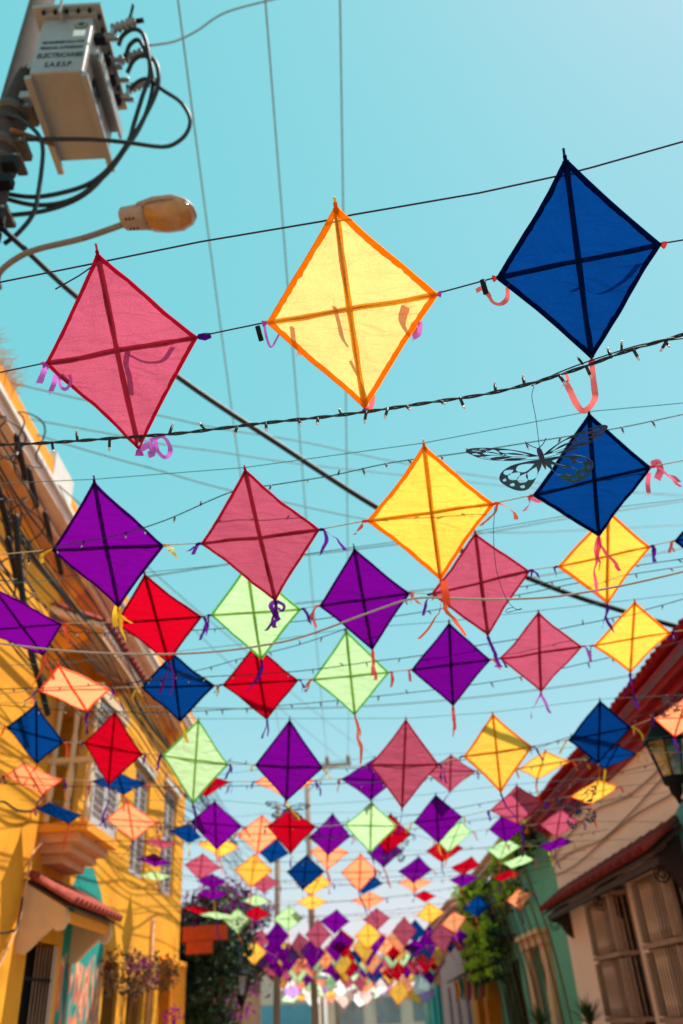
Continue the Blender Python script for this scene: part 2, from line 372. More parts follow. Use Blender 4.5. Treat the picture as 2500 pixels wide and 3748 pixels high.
m = MB(); m.prism([(XL, 10.85, 6.95), (-3.42, 10.85, 6.62), (-3.42, 10.85, 6.7), (XL, 10.85, 7.06)], (0, 2.6, 0)); roof = m.build('balcony_roof', MAUVE, house)
m = MB(); m.box(-3.5, -3.44, 10.9, 13.4, 6.5, 6.62); m.build('eave_board', TAN, roof)
BT = barrel(.95, .085).mesh('tile', TILE)
for k in range(13): inst('tile', BT, roof, (-3.36, 10.92 + k * .2, 6.70), (0, math.radians(-23), math.pi))
for y in (11.0, 13.2):
    m = MB(); m.prism([(XL, y, 6.9), (-3.7, y, 6.68), (-3.7, y, 6.55), (-4.0, y, 6.4), (XL, y, 6.1)], (0, .14, 0)); m.build('roof_bracket', YEL2, roof)
# tiled canopy over the barred window
can = empty('window_canopy', (XL, 12.5, 3.0)); can.parent = house; can.location = Vector((0, .5, 3.0))
side = [(XL, 3.33), (-3.68, 3.0), (-3.655, 2.86), (-3.70, 2.76), (-3.78, 2.74), (-3.83, 2.80), (-3.9, 2.74), (-4.0, 2.66), (-4.1, 2.56), (-4.18, 2.5), (XL, 2.52)]
for y in (11.35, 13.5):
    m = MB(); m.prism([(x, y, z) for x, z in side], (0, .13, 0)); m.build('side_bracket', mat('pale_stucco', lin(226, 186, 146), .9, 5, .12, .3, 60), can)
m = MB(); m.box(-3.76, -3.70, 11.48, 13.5, 2.86, 2.98); m.build('canopy_beam', YEL2, can)
m = MB(); m.prism([(XL, 11.33, 3.345), (-3.64, 11.33, 3.0), (-3.64, 11.33, 3.03), (XL, 11.33, 3.38)], (0, 2.32, 0)); m.build('canopy_board', WOODD, can)
CT = barrel(.74, .1).mesh('tile', TILE)
for k in range(12): inst('tile', CT, can, (-3.58, 11.38 + k * .205, 3.03), (0, math.radians(-30), math.pi))
# painted wall picture, left of the canopy
def mural_mat(name, base, stops, zs, scale):
    m = bpy.data.materials.new(name); m.use_nodes = True; t = m.node_tree; N = t.nodes; L = t.links; b = N['Principled BSDF']; b.inputs['Roughness'].default_value = .85
    tc = N.new('ShaderNodeTexCoord'); mp = N.new('ShaderNodeMapping'); mp.inputs['Scale'].default_value = scale; L.new(tc.outputs['Object'], mp.inputs[0])
    n = N.new('ShaderNodeTexNoise'); n.inputs['Scale'].default_value = 1.6; n.inputs['Detail'].default_value = 3; n.inputs['Distortion'].default_value = 1.3; L.new(mp.outputs[0], n.inputs['Vector'])
    rp = N.new('ShaderNodeValToRGB'); rp.color_ramp.interpolation = 'EASE'
    while len(rp.color_ramp.elements) < len(stops): rp.color_ramp.elements.new(.5)
    for e, (p, c) in zip(rp.color_ramp.elements, stops): e.position = p; e.color = (*c, 1)
    L.new(n.outputs['Fac'], rp.inputs[0])
    sx = N.new('ShaderNodeSeparateXYZ'); L.new(tc.outputs['Object'], sx.inputs[0])
    n2 = N.new('ShaderNodeTexNoise'); n2.inputs['Scale'].default_value = 2.2; L.new(tc.outputs['Object'], n2.inputs['Vector'])
    ma = N.new('ShaderNodeMath'); ma.operation = 'MULTIPLY_ADD'; ma.inputs[1].default_value = 1.1; L.new(n2.outputs['Fac'], ma.inputs[0]); L.new(sx.outputs['Z'], ma.inputs[2])
    mr = N.new('ShaderNodeMapRange'); mr.inputs[1].default_value = zs; mr.inputs[2].default_value = zs + .12; L.new(ma.outputs[0], mr.inputs[0])
    mx = N.new('ShaderNodeMix'); mx.data_type = 'RGBA'; L.new(mr.outputs[0], mx.inputs[0]); L.new(rp.outputs[0], mx.inputs[6]); mx.inputs[7].default_value = (*base, 1)
    L.new(mx.outputs[2], b.inputs['Base Color']); return m
mm = mural_mat('wall_painting', lin(20, 150, 140), [(.3, lin(14, 60, 66)), (.42, lin(20, 150, 140)), (.5, lin(226, 110, 80)), (.58, lin(240, 190, 150)), (.68, lin(120, 60, 50))], 3.05, (1, 2.2, .8))
m = MB(); pl = [(13.12, .2), (13.16, 2.9), (13.34, 3.55), (13.6, 3.85), (14.3, 3.92), (14.9, 3.6), (15.3, 3.1), (15.48, .2)]
m.prism([(XL, y, z) for y, z in pl], (.005, 0, 0)); m.build('wall_painting', mm, house, origin=(XL, 14, 0))
m = MB(); m.tube([(XL + .04, 18.8, 3.6), (XL + .04, 18.8, 2.4), (XL + .04, 18.8, .2)], .035, 8); m.build('drainpipe', TAN, house)

# dry grass on the parapet, creeper over the lower windows
m = MB(); rg = np.random.default_rng(5)
for k in range(260):
    b0 = np.array([-3.95 + .12 * rg.random(), 6.2 + 1.5 * rg.random(), 8.44]); d = np.array([.5 * rg.normal() + .25, .4 * rg.normal(), .5 + .5 * rg.random()]); d /= np.linalg.norm(d)
    ln = .10 + .22 * rg.random(); m.strip([b0, b0 + d * ln * .55, b0 + d * ln + np.array([.06, 0, -.10 * rg.random()])], [(0, 1, 0)] * 3, [.012, .009, .002])
tag(m.build('dry_grass', STRAW), 'dry straw-coloured grass growing on the yellow parapet', 'grass', kind='stuff')
cr = empty('creeper', (-4.0, 16.5, 0), 'sparse brown creeper with purple flowers over the low barred windows', 'plant')
bl = [(-4.0, 15.4 + .5 * k + .2 * RNG.random(), 2.35 + .4 * RNG.random(), .32 + .12 * RNG.random()) for k in range(9)]
leaves(900, blob_sampler(bl), .045, .5, 3).build('foliage', TWIG, cr); leaves(260, blob_sampler(bl), .045, .5, 4).build('green_leaves', LEAF, cr)['kind'] = 'stuff'
leaves(150, blob_sampler([(-3.9, 16.2, 2.62, .22), (-3.9, 16.9, 2.55, .2), (-3.9, 17.6, 2.4, .15), (-3.8, 19.2, 1.85, .22)]), .05, .5, 5).build('flower', FLOW, cr)
m = MB()
for k in range(7):
    y = 15.6 + .55 * k; m.tube(spline([(-4.15, y, .1), (-4.1, y + .1, 1.2), (-4.05, y + .05, 2.2), (-3.95, y + .4, 2.75)], 4), [.018 - .0009 * i for i in range(13)], 5)
m.build('stem', TWIG, cr)

# ------------------------------------------------------------------ right: rose-white house with dark red eave
XR = 4.3
wh = empty('white_house', (XR, 11, 0), 'pale rose-white house with dark red tiled eave and wooden grille windows', 'house')
RH = [(11.4, 12.8, .3, 3.1), (14.0, 15.6, .3, 3.1)]
m = MB(); wall_holes(m, XR, 2.5, 18.6, 0, 4.65, RH, .3, 1); m.build('wall', ROSE, wh)
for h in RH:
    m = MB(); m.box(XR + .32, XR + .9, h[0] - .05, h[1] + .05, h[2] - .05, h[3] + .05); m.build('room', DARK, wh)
for k, (x, z0, z1) in enumerate(((4.22, 4.63, 4.74), (4.10, 4.74, 4.84), (3.98, 4.84, 4.94))):
    m = MB(); m.box(x, XR + .3, 2.5, 18.6 + .02 * k, z0, z1); m.build('eave_step', REDP, wh)
m = MB(); m.prism([(3.86, 2.5, 4.94), (7.5, 2.5, 6.52), (7.5, 2.5, 6.60), (3.86, 2.5, 4.98)], (0, 16.15, 0)); rf = m.build('roof', REDP, wh)
ET = barrel(1.7, .095).mesh('tile', TILER)
for k in range(80): inst('tile', ET, rf, (3.78, 2.6 + k * .2, 5.0 + .012 * math.sin(k * 7.1)), (0, math.radians(-23.5), 0))
tm = mural_mat('teal_wall_painting', lin(70, 140, 140), [(.3, lin(40, 120, 124)), (.5, lin(84, 150, 150)), (.6, lin(214, 160, 110)), (.75, lin(60, 130, 130))], 5.6, (1, 1.2, 1.2))
m = MB(); m.prism([(XR, y, z) for y, z in ((4, 2.9), (12.0, 2.95), (11.7, 3.5), (10.7, 3.75), (11.2, 4.4), (11.6, 4.58), (4, 4.6))], (-.005, 0, 0)); m.build('wall_painting', tm, wh, origin=(XR, 10, 0))
# barred wooden windows
spn = MB(); lathe(spn, 0, 0, [(0, .015), (.1, .015), (.14, .01), (.3, .014), (.5, .014), (.66, .01), (.7, .015), (.8, .015)], 6); SPM = spn.mesh('spindle', WOOD)
for a, b in ((11.4, 12.8), (14.0, 15.6)):
    m = MB(); x0, x1 = 3.98, XR
    for z in (.4, 1.28, 2.14, 2.98): m.box(x0, x1, a, b, z + .015, z + .075)
    for y in (a + .004, b - .094):
        for z in (.492, 1.372, 2.232): m.box(x0 + .004, x0 + .09, y, y + .09, z, z + .745)
    w = m.build('grille_window', WOOD, wh); n = int((b - a - .2) / .12)
    for z in (.49, 1.36):
        for k in range(n): inst('spindle', SPM, w, (x0 + .045, a + .14 + k * (b - a - .28) / (n - 1), z), None, (1, 1, 1.0))
    for k in range(n): inst('spindle', SPM, w, (x0 + .045, a + .14 + k * (b - a - .28) / (n - 1), 2.22), None, (1, 1, .96))
    for k in range(3):
        for z in (.49, 1.36, 2.22): inst('spindle', SPM, w, (x0 + .14 + k * .09, a + .045, z), None, (1, 1, .96))
# tiled canopy above them
cn = empty('tiled_canopy', (0, 0, 0)); cn.parent = wh; cn.location = Vector((0, 3.4, 3.3))
m = MB(); m.prism([(XR, 11.05, 3.42), (3.84, 11.05, 3.12), (3.84, 11.05, 3.17), (XR, 11.05, 3.48)], (0, 7.25, 0)); m.build('canopy_board', WOODD, cn)
m = MB(); m.box(3.89, 3.97, 11.1, 18.25, 3.02, 3.11); m.build('canopy_beam', WOODD, cn)
RT = barrel(.66, .1).mesh('tile', mat('brown_red_tile', lin(138, 44, 44), .85, 9, .4, .3, 40, stain=lin(96, 70, 40), smount=.6))
for k in range(30): inst('tile', RT, cn, (3.76 + .03 * (k % 2), 11.2 + k * .24, 3.17), (0, math.radians(-33), 0))
for y in (11.25, 14.4, 18.0):
    m = MB(); m.prism([(XR, y, 3.36), (3.9, y, 3.11), (3.9, y, 3.0), (4.08, y, 2.94), (4.18, y, 2.76), (XR, y, 2.66)], (0, .12, 0)); m.build('bracket', WOODD, cn)
    pts = [(3.98 - .0 + .13 * math.cos(t) * (1 - t / 16), y + .06, 2.92 + .13 * math.sin(t) * (1 - t / 16)) for t in np.linspace(0, 13, 40)]
    m = MB(); m.tube(pts, .011, 6); m.build('scroll', IRON, cn)
# wall cables on the rose wall
for k, (z, dz) in enumerate(((4.0, .1), (3.86, -.05), (4.3, .12))):
    m = MB(); m.tube(spline([(XR - .03, 9 + i * 1.9, z + dz * math.sin(i * 1.7 + k)) for i in range(6)], 5), .012, 5); m.build('wall_cable', mat('wall_cable', lin(170, 128, 108), .7, 20, .2), wh)

# lantern on a bracket
def lantern(name, x, y, z, s, label, arm, armx):
    t = empty(name, (x, y, z), label, 'street lamp')
    hexv = lambda r, zz: [(x + r * s * math.cos(math.pi / 3 * k + .2), y + r * s * math.sin(math.pi / 3 * k + .2), z + zz * s) for k in range(6)]
    m = MB(); a, b = hexv(.30, .75), hexv(.17, .18)
    for k in range(6): m.tube([a[k], b[k]], .014 * s, 5)
    for r_, zz in ((.30, .75), (.17, .18)):
        h = hexv(r_, zz)
        for k in range(6): m.tube([h[k], h[(k + 1) % 6]], .018 * s, 5)
    m.build('cage', IRON, t)
    gl = bpy.data.materials.get('lantern_glass')
    if not gl:
        gl = bpy.data.materials.new('lantern_glass'); gl.use_nodes = True; N = gl.node_tree.nodes; L = gl.node_tree.links; N.clear()
        o = N.new('ShaderNodeOutputMaterial'); tr = N.new('ShaderNodeBsdfTransparent'); gs = N.new('ShaderNodeBsdfGlossy'); gs.inputs['Roughness'].default_value = .15
        nz = N.new('ShaderNodeTexNoise'); nz.inputs['Scale'].default_value = 9; rp = N.new('ShaderNodeMapRange'); rp.inputs[3].default_value = .08; rp.inputs[4].default_value = .3
        tr.inputs[0].default_value = (.72, .74, .74, 1); mx = N.new('ShaderNodeMixShader'); L.new(nz.outputs['Fac'], rp.inputs[0]); L.new(rp.outputs[0], mx.inputs[0]); L.new(tr.outputs[0], mx.inputs[1]); L.new(gs.outputs[0], mx.inputs[2]); L.new(mx.outputs[0], o.inputs[0])
    a, b = hexv(.292, .74), hexv(.165, .19)
    for k in range(6):
        m = MB(); m.quad(b[k], b[(k + 1) % 6], a[(k + 1) % 6], a[k]); m.build('pane', gl, t)
    m = MB(); lathe(m, x, y, [(z + s * q, r_ * s) for q, r_ in ((.76, .34), (.80, .32), (1.0, .14), (1.04, .16), (1.1, .07), (1.2, .03), (1.26, .012))], 6); m.build('cap', IRON, t)
    m = MB(); lathe(m, x, y, [(z + s * q, r_ * s) for q, r_ in ((-.22, .02), (-.12, .05), (-.05, .1), (.06, .11), (.1, .17), (.17, .18))], 8); m.build('base', IRON, t)
    m = MB(); m.tube(spline(arm, 6), .022 * s, 7); m.build('bracket_arm', IRON, t)
    pts = [(armx * (.2 * math.cos(q) * (1 - q / 14)) + (x + arm[-1][0]) / 2, y, z - .12 * s + .16 * math.sin(q) * (1 - q / 14)) for q in np.linspace(0, 10, 30)]
    m = MB(); m.tube(pts, .012 * s, 5); m.build('scroll', IRON, t)
lc = on(1552, 1812, 0, 3.72)
lantern('street_lantern', lc[0], lc[1], lc[2], .72, 'black glass lantern on the rose-white wall at the right edge', [(lc[0], lc[1], lc[2] - .1), (4.0, lc[1], lc[2] - .26), (XR, lc[1], lc[2] - .2)], 1)

# ------------------------------------------------------------------ right: further houses
gh = empty('green_house', (XR, 22, 0), 'sea-green house with a stone door surround, overgrown by vines', 'house')
GH = [(20.9, 22.4, .1, 2.75), (24.6, 27.6, .5, 2.7)]
m = MB(); wall_holes(m, XR, 18.605, 29, 0, 5.0, GH, .35, 1); m.build('wall', TEALP, gh)
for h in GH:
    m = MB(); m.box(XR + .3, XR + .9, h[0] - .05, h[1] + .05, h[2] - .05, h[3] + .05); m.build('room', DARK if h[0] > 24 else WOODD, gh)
for a in (20.35, 22.4): m = MB(); m.box(XR - .14, XR, a, a + .55, .1, 2.75); m.build('door_pilaster', STONE, gh)
m = MB(); m.box(XR - .2, XR, 20.25, 23.05, 2.752, 2.95); m.box(XR - .3, XR, 20.15, 23.15, 2.95, 3.05); m.build('door_head', STONE, gh)
for k in range(9): inst('bar', BARM, gh, (XR - .05, 24.75 + k * .33, .6))
m = MB(); m.box(3.75, XR, 24.4, 28.2, 3.1, 3.25); m.box(3.75, 3.8, 24.4, 28.2, 4.0, 4.06); m.build('balcony', WOODD, gh)
for k in range(16): inst('baluster', BARM, gh, (3.78, 24.5 + k * .24, 3.25), None, (1.4, 1.4, .42))
m = MB(); m.prism([(3.8, 18.7, 4.95), (7.5, 18.7, 6.4), (7.5, 18.7, 6.5), (3.8, 18.7, 5.05)], (0, 10.3, 0)); rf = m.build('roof', TILEP, gh)
PT = barrel(1.6, .1).mesh('tile', TILEP)
for k in range(46): inst('tile', PT, rf, (3.72, 18.85 + k * .22, 5.06), (0, math.radians(-21.5), 0))
oh = empty('orange_house', (XR, 31, 0), 'narrow orange house beyond the vines, in shade', 'house')
m = MB(); wall_holes(m, 3.9, 29.02, 33, 0, 4.3, [(29.8, 31.4, .2, 2.4)], .3, 1); m.build('wall', ORANGE, oh)
m = MB(); m.box(4.15, 4.9, 29.7, 31.5, .1, 2.5); m.build('doorway', DARK, oh)
m = MB(); m.prism([(3.5, 29.0, 4.25), (7, 29, 5.6), (7, 29, 5.7), (3.5, 29, 4.35)], (0, 4.1, 0)); m.build('roof', TILEP, oh)
ph = empty('mauve_house', (XR, 40, 0), 'long pale mauve house far down the right side', 'house')
m = MB(); wall_holes(m, 4.1, 33.12, 47, 0, 4.9, [(35, 36.4, .2, 2.6), (38.5, 39.8, .9, 2.5), (42, 43.4, .9, 2.5)], .3, 1); m.build('wall', PINKW, ph)
for a in (35, 38.5, 42): m = MB(); m.box(4.35, 5, a - .1, a + 1.6, .1, 2.7); m.build('doorway', DARK, ph)
m = MB(); m.prism([(3.6, 33.1, 4.85), (7.5, 33.1, 6.3), (7.5, 33.1, 6.4), (3.6, 33.1, 4.95)], (0, 14, 0)); rf = m.build('roof', TILEP, ph)
for k in range(50): inst('tile', PT, rf, (3.5, 33.2 + k * .27, 4.97), (0, math.radians(-20.5), 0), (1, 1.25, 1.25))
th = empty('teal_house', (XR, 52, 0), 'turquoise painted house at the far right end of the street', 'house')
m = MB(); wall_holes(m, 3.9, 47.05, 58, 0, 4.2, [(48.5, 50, .2, 2.5), (53, 54.5, .9, 2.5)], .3, 1); m.build('wall', mat('turquoise_wall', lin(44, 150, 150), .9, 1.2, .2, stain=lin(220, 190, 120), smount=.7), th)
m = MB(); m.box(3.6, 7, 47, 58.1, 4.2, 4.4); m.build('roof', TILEP, th)

# ------------------------------------------------------------------ end of the street and the left beyond the yellow house
eb = empty('end_building', (0, 66, 0), 'low grey flat-roofed building closing the end of the street', 'building')
m = MB(); m.box(-2.2, 9, 64, 72, 0, 3.2); m.build('wall', mat('end_wall', lin(214, 196, 182), .9, .8, .2), eb)
m = MB(); m.box(-2.4, 9.2, 63.7, 72.2, 3.2, 3.5); m.build('roof', mat('end_roof', lin(160, 166, 170), .8, .8, .2), eb)
for k in range(4): m = MB(); m.box(-1.4 + k * 2.5, .2 + k * 2.5, 63.9, 64, 1.1, 2.6); m.build('window', mat('end_pane', lin(130, 140, 146), .2, 1, .3, spec=.6), eb)
eb2 = empty('teal_banded_building', (-6, 60, 0), 'beige building with a blue band at the far left end', 'building')
m = MB(); m.box(-9, -2.6, 60, 68, 0, 4.6); m.build('wall', mat('beige_wall', lin(206, 186, 166), .9, .8, .15), eb2)
m = MB(); m.box(-8.9, -2.7, 59.93, 60, 1.3, 2.5); m.build('band', mat('blue_band', lin(90, 150, 170), .5, 1, .15), eb2)
m = MB(); m.box(-9.2, -2.4, 59.7, 68.2, 4.6, 4.85); m.build('roof', WHITE, eb2)
tw = empty('pale_apartment_block', (2, 120, 0), 'pale apartment block far beyond the end of the street', 'building')
m = MB(); m.box(-4, 10, 118, 130, 0, 8.2); m.build('wall', mat('hazy_wall', lin(206, 200, 200), .9, .5, .1), tw)
for j in range(2):
    for k in range(6): m = MB(); m.box(-3.2 + 2.2 * k, -1.8 + 2.2 * k, 117.9, 118, 3.2 + 2.6 * j, 4.7 + 2.6 * j); m.build('window', mat('far_pane', lin(110, 130, 140), .3, 1, .2), tw)
lw = empty('shaded_left_house', (-5, 30, 0), 'dark shaded house hidden behind the bougainvillea', 'house')
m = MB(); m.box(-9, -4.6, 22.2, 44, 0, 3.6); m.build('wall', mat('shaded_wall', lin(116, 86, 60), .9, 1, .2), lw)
m = MB(); m.prism([(-4.2, 22.1, 3.6), (-9, 22.1, 5.0), (-9, 22.1, 5.1), (-4.2, 22.1, 3.7)], (0, 22, 0)); m.build('roof', TILE, lw)
bt = empty('bougainvillea_tree', (-4.0, 27, 0), 'big dark bougainvillea with purple flowers beyond the yellow house', 'tree')
rg = np.random.default_rng(21)
bl = [(-4.9 + 1.5 * rg.random(), 22.9 + 9 * rg.random(), 1.6 + 2.5 * rg.random(), .5 + .4 * rg.random()) for k in range(40)]
bl += [(-4.1, 23.4, 4.0, .7), (-3.9, 25.5, 4.5, .7), (-3.9, 28, 4.8, .8), (-3.6, 31, 4.8, .8), (-4.2, 23.0, 2.0, .8), (-4.0, 24.5, 1.3, .9), (-3.8, 26, 1.2, .8)]
bl = [b for b in bl if b[2] > 3.0 or b[1] < 26]
leaves(15000, blob_sampler(bl), .085, .5, 8).build('crown', LEAF, bt)
fb = [(x + .2, y - .3, z + .25, r * .9) for x, y, z, r in bl if z > 3.6] + [(-3.4, 25, 2.0, .5), (-3.2, 27.0, 2.2, .6)]
leaves(1000, blob_sampler(fb), .075, .5, 9).build('flower', FLOW, bt)
m = MB()
for k in range(7):
    y = 23.5 + 1.5 * k; m.tube(spline([(-4.3, y, 0), (-4.25, y + .1, 1.1), (-4.0, y + .3, 2.4), (-3.6, y + .2 * (k % 3), 4.2)], 5), [.09 - .004 * i for i in range(16)], 6)
m.build('trunk', TWIG, bt)
for k, (u, v, w_, h_, lab) in enumerate(((470, 2142, 1.05, .32, 'long orange hanging sign board among the dark leaves, the upper one'), (458, 2174, .62, .27, 'short orange hanging sign board below the longer one'))):
    c = on(u, v, 1, 21.3); m = MB(); m.box(c[0] - w_ / 2, c[0] + w_ / 2, 21.3, 21.35, c[2] - h_ / 2, c[2] + h_ / 2)
    o = m.build('sign_board', mat('orange_sign', lin(190, 74, 30), .7, 8, .25), None, origin=(c[0], 21.3, c[2])); tag(o, lab, 'sign')
    m = MB(); m.box(c[0] - w_ / 2 - .03, c[0] + w_ / 2 + .03, 21.35, 21.38, c[2] - h_ / 2 - .03, c[2] + h_ / 2 + .03); m.build('frame', WOODD, o)
    m = MB(); m.tube([(c[0] - w_ * .35, 21.36, c[2] + h_ / 2 + .02), (c[0] - w_ * .35, 21.36, c[2] + h_ / 2 + .4)], .008, 5); m.tube([(c[0] + w_ * .35, 21.36, c[2] + h_ / 2 + .02), (c[0] + w_ * .35, 21.36, c[2] + h_ / 2 + .4)], .008, 5); m.build('hanger', IRON, o)
lc = on(555, 2300, 1, 24)
lantern('street_lantern', lc[0], lc[1], lc[2], .78, 'dark lantern at the street\'s far left in front of the bougainvillea', [(lc[0], lc[1], lc[2] - .15), (lc[0] - .5, lc[1], lc[2] - .3), (-4.4, lc[1], lc[2] - .2)], -1)

# vines on the right
vn = empty('climbing_vine', (3.9, 23, 0), 'bright green climbing vine hanging over the green house', 'plant')
rg = np.random.default_rng(31); bl = []
for k in range(20):
    y = 24.2 + 4.8 * rg.random(); bl.append((4.15 - .7 * rg.random(), y, 2.9 + 2.0 * rg.random(), .2 + .26 * rg.random()))
for k in range(12):
    y = 18.8 + 4 * rg.random(); bl.append((4.1 - .25 * rg.random(), y, 4.5 + .7 * rg.random(), .14 + .18 * rg.random()))
for k in range(12):
    y = 20 + 3.5 * rg.random(); bl.append((4.1 - .15 * rg.random(), y, 3.75 + .8 * rg.random(), .10 + .12 * rg.random()))
for k in range(16):
    y = 23.5 + 5 * rg.random(); x = 3.7 - .3 * rg.random()
    for q in range(4): bl.append((x, y, 3.3 - .34 * q, .11 + .06 * rg.random()))
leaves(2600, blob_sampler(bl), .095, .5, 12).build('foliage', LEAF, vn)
leaves(2400, blob_sampler([(x - .12, y, z + .08, r * 1.05) for x, y, z, r in bl]), .095, .5, 13).build('sunlit_leaf', cloth('leaf_sunlit_tint', lin(184, 200, 64), .55, 40, .3), vn)  # outer leaves repeated in a paler green, sunlight put into the colour
m = MB()
for k in range(12):
    y = 19 + .8 * k; m.tube(spline([(4.2, y, 0), (4.2, y + .2, 1.6), (4.0, y, 3.0), (3.7, y + .4, 4.6)], 4), .022, 5)
m.build('stem', TWIG, vn)
# yuccas on the right pavement
def yucca(x, y, h, lab, seed):
    t = empty('yucca_plant', (x, y, .13), lab, 'plant'); rg = np.random.default_rng(seed); m = MB()
    for k in range(70):
        a = rg.random() * 6.28; e = .15 + 1.3 * rg.random(); d = np.array([math.cos(a) * math.cos(e), math.sin(a) * math.cos(e), math.sin(e)]); b0 = np.array([x, y, h - .42]); ln = .34 + .2 * rg.random(); s = np.cross(d, [0, 0, 1]); s /= np.linalg.norm(s)
        m.strip([b0 + d * .04, b0 + d * ln * .5, b0 + d * ln + np.array([0, 0, -.05])], [s] * 3, [.035, .03, .004])
    m.build('leaf_rosette', mat('yucca_leaf', lin(66, 92, 44), .5, 6, .4), t)
    m = MB(); m.tube([(x, y, .3), (x + .02, y, .8), (x, y, h - .4)], [.07, .055, .05], 8); m.build('stem', TWIG, t)
    m = MB(); lathe(m, x, y, [(.13, .16), (.4, .22), (.46, .23)], 12); m.build('pot', TILE, t)
c = on(1352, 2340, 0, 3.7); yucca(3.7, c[1], 1.72, 'spiky yucca in a pot before the wooden grille window', 3)
c = on(1240, 2349, 0, 3.75); yucca(3.75, c[1], 1.62, 'spiky yucca in a pot beside the stone doorway', 4)
# bunting of coloured cloth strips under the orange house awning
aw = empty('awning', (3.4, 28.5, 2.4), 'small dark awning hung with coloured cloth strips before the orange house', 'awning')
m = MB(); m.prism([(3.9, 28.2, 2.75), (2.9, 28.2, 2.35), (2.9, 28.2, 2.4), (3.9, 28.2, 2.8)], (0, 2.6, 0)); m.build('canvas', WOODD, aw)
for k in range(14):
    c = [(lin(226, 60, 50)), lin(240, 190, 50), lin(90, 40, 140), lin(60, 150, 90), lin(236, 120, 50), lin(30, 80, 150)][k % 6]
    m = MB(); x = 2.92 + .07 * k; m.strip([(x, 28.15, 2.34 + .028 * k), (x + .02, 28.1, 2.1 + .02 * k), (x - .02, 28.16, 1.8 + .02 * (k * 7 % 5))], [(1, 0, 0)] * 3, [.09, .08, .05]); m.build('cloth_strip', cloth('strip_%d' % (k % 6), c, .5), aw)

# ------------------------------------------------------------------ utility pole with transformer
pole = empty('utility_pole', (-3.3, 5.2, 0), 'tall round concrete utility pole at the upper left', 'pole')
m = MB(); m.tube([(-3.3, 5.3, 0), (-3.3, 5.28, 4), (-3.3, 5.24, 8), (-3.3, 5.2, 13.4)], [.21, .195, .17, .14], 18); m.build('shaft', CONC, pole)
for z, h, w in ((10.35, .09, .02), (9.72, .1, .03), (9.45, .05, .02), (8.6, .06, .02), (7.7, .05, .02)):
    m = MB(); r = .15 + (13.4 - z) * .0065 + w; m.tube([(-3.3, 5.22, z - h / 2), (-3.3, 5.22, z + h / 2)], r, 18); m.box(-3.3 + r - .02, -3.3 + r + .08, 5.1, 5.34, z - h * .45, z + h * .45); m.build('band_clamp', mat('dull_clamp', lin(84, 78, 74), .6, 12, .3, metal=.3), pole)
    for dy in (-.07, .07):
        m = MB(); m.tube([(-3.3 + r + .03, 5.22 + dy - .06, z), (-3.3 + r + .03, 5.22 + dy + .06, z)], .012, 6); m.build('bolt', GALV, pole)
m = MB(); m.tube([(-3.12, 5.0, 9.72), (-2.92, 5.5, 10.22)], .03, 6); m.build('brace', TWIG, pole)
for z in (8.1, 8.35, 8.9, 9.2):
    m = MB(); m.box(-3.16, -3.02, 5.02, 5.14, z, z + .12); m.build('junction_block', IRON, pole)

tr = empty('transformer', (-2.65, 5.25, 10.3), 'grey box transformer with lettering, hung beside the concrete pole', 'transformer')
x0, x1, y0, y1, z0, z1 = -2.93, -2.36, 4.73, 5.78, 10.3, 11.4
m = MB(); m.box(x0, x1, y0, y1, z0, z1); tk = m.build('tank', STEEL, tr)
bv = tk.modifiers.new('bevel', 'BEVEL'); bv.width = .02; bv.segments = 2
m = MB(); m.box(x0 - .1, x1 + .1, y0 - .1, y1 + .1, 11.46, 11.51); m.box(x0 - .04, x1 + .04, y0 - .04, y1 + .04, 11.402, 11.458); m.build('lid', STEEL, tr)
for k in range(5):
    m = MB(); m.tube([(x0 + .02 + k * .13, y0 - .06, 11.40), (x0 + .02 + k * .13, y0 - .06, 11.462)], .018, 6); m.build('lid_bolt', IRON, tr)
for k in range(8):
    m = MB(); m.tube([(x1 + .06, y0 + .02 + k * .14, 11.40), (x1 + .06, y0 + .02 + k * .14, 11.462)], .018, 6); m.build('lid_bolt', IRON, tr)
m = MB(); m.box(x0 + .22, x0 + .245, y0 - .13, y0 - .02, 11.3, 11.55); m.build('lifting_lug', STEEL, tr)
for xa, xb in ((x0 - .05, x0 + .02), (x1 - .02, x1 + .05)):
    m = MB(); m.box(xa, xb, y0 + .02, y1 + .12, z0 - .07, z0 - .002); m.build('skid_rail', STEEL, tr)
m = MB(); m.box(x1, x1 + .13, y0 + .1, y1 - .02, 10.80, 10.84); m.box(x1 + .1, x1 + .13, y0 + .1, y1 - .02, 10.66, 10.80); m.build('side_channel', STEEL, tr)
for z in (10.5, 11.1): m = MB(); m.box(x0 - .3, x0, 5.1, 5.3, z, z + .12); m.build('hanger_bracket', STEEL, tr)
m = MB(); m.box(x1, x1 + .03, 5.0, 5.2, 10.42, 10.62); m.build('rating_plate', IRON, tr)
m = MB(); m.box(x1 - .185, x1 - .055, y0 - .006, y0 - .001, 11.0, 11.12); m.build('sticker', PAPER, tr)
def disc(n, r, y, mt, cz):
    d = MB(); c = [(x1 - .115 + r * math.cos(6.2832 * k / 20), y, cz + r * .92 * math.sin(6.2832 * k / 20)) for k in range(20)]
    d.add(c, [tuple(range(20))]); d.build(n, mt, tr)
disc('round_emblem', .075, y0 - .003, mat('emblem_dark', lin(30, 40, 44), .6, 12, .2), 11.22)
disc('round_emblem', .062, y0 - .006, mat('emblem_ring', lin(214, 140, 50), .6, 12, .3), 11.22)
disc('round_emblem', .05, y0 - .009, mat('emblem_green', lin(60, 140, 140), .6, 12, .3), 11.225)
disc('round_emblem', .03, y0 - .012, mat('emblem_dark', lin(30, 40, 44), .6, 12, .2), 11.235)
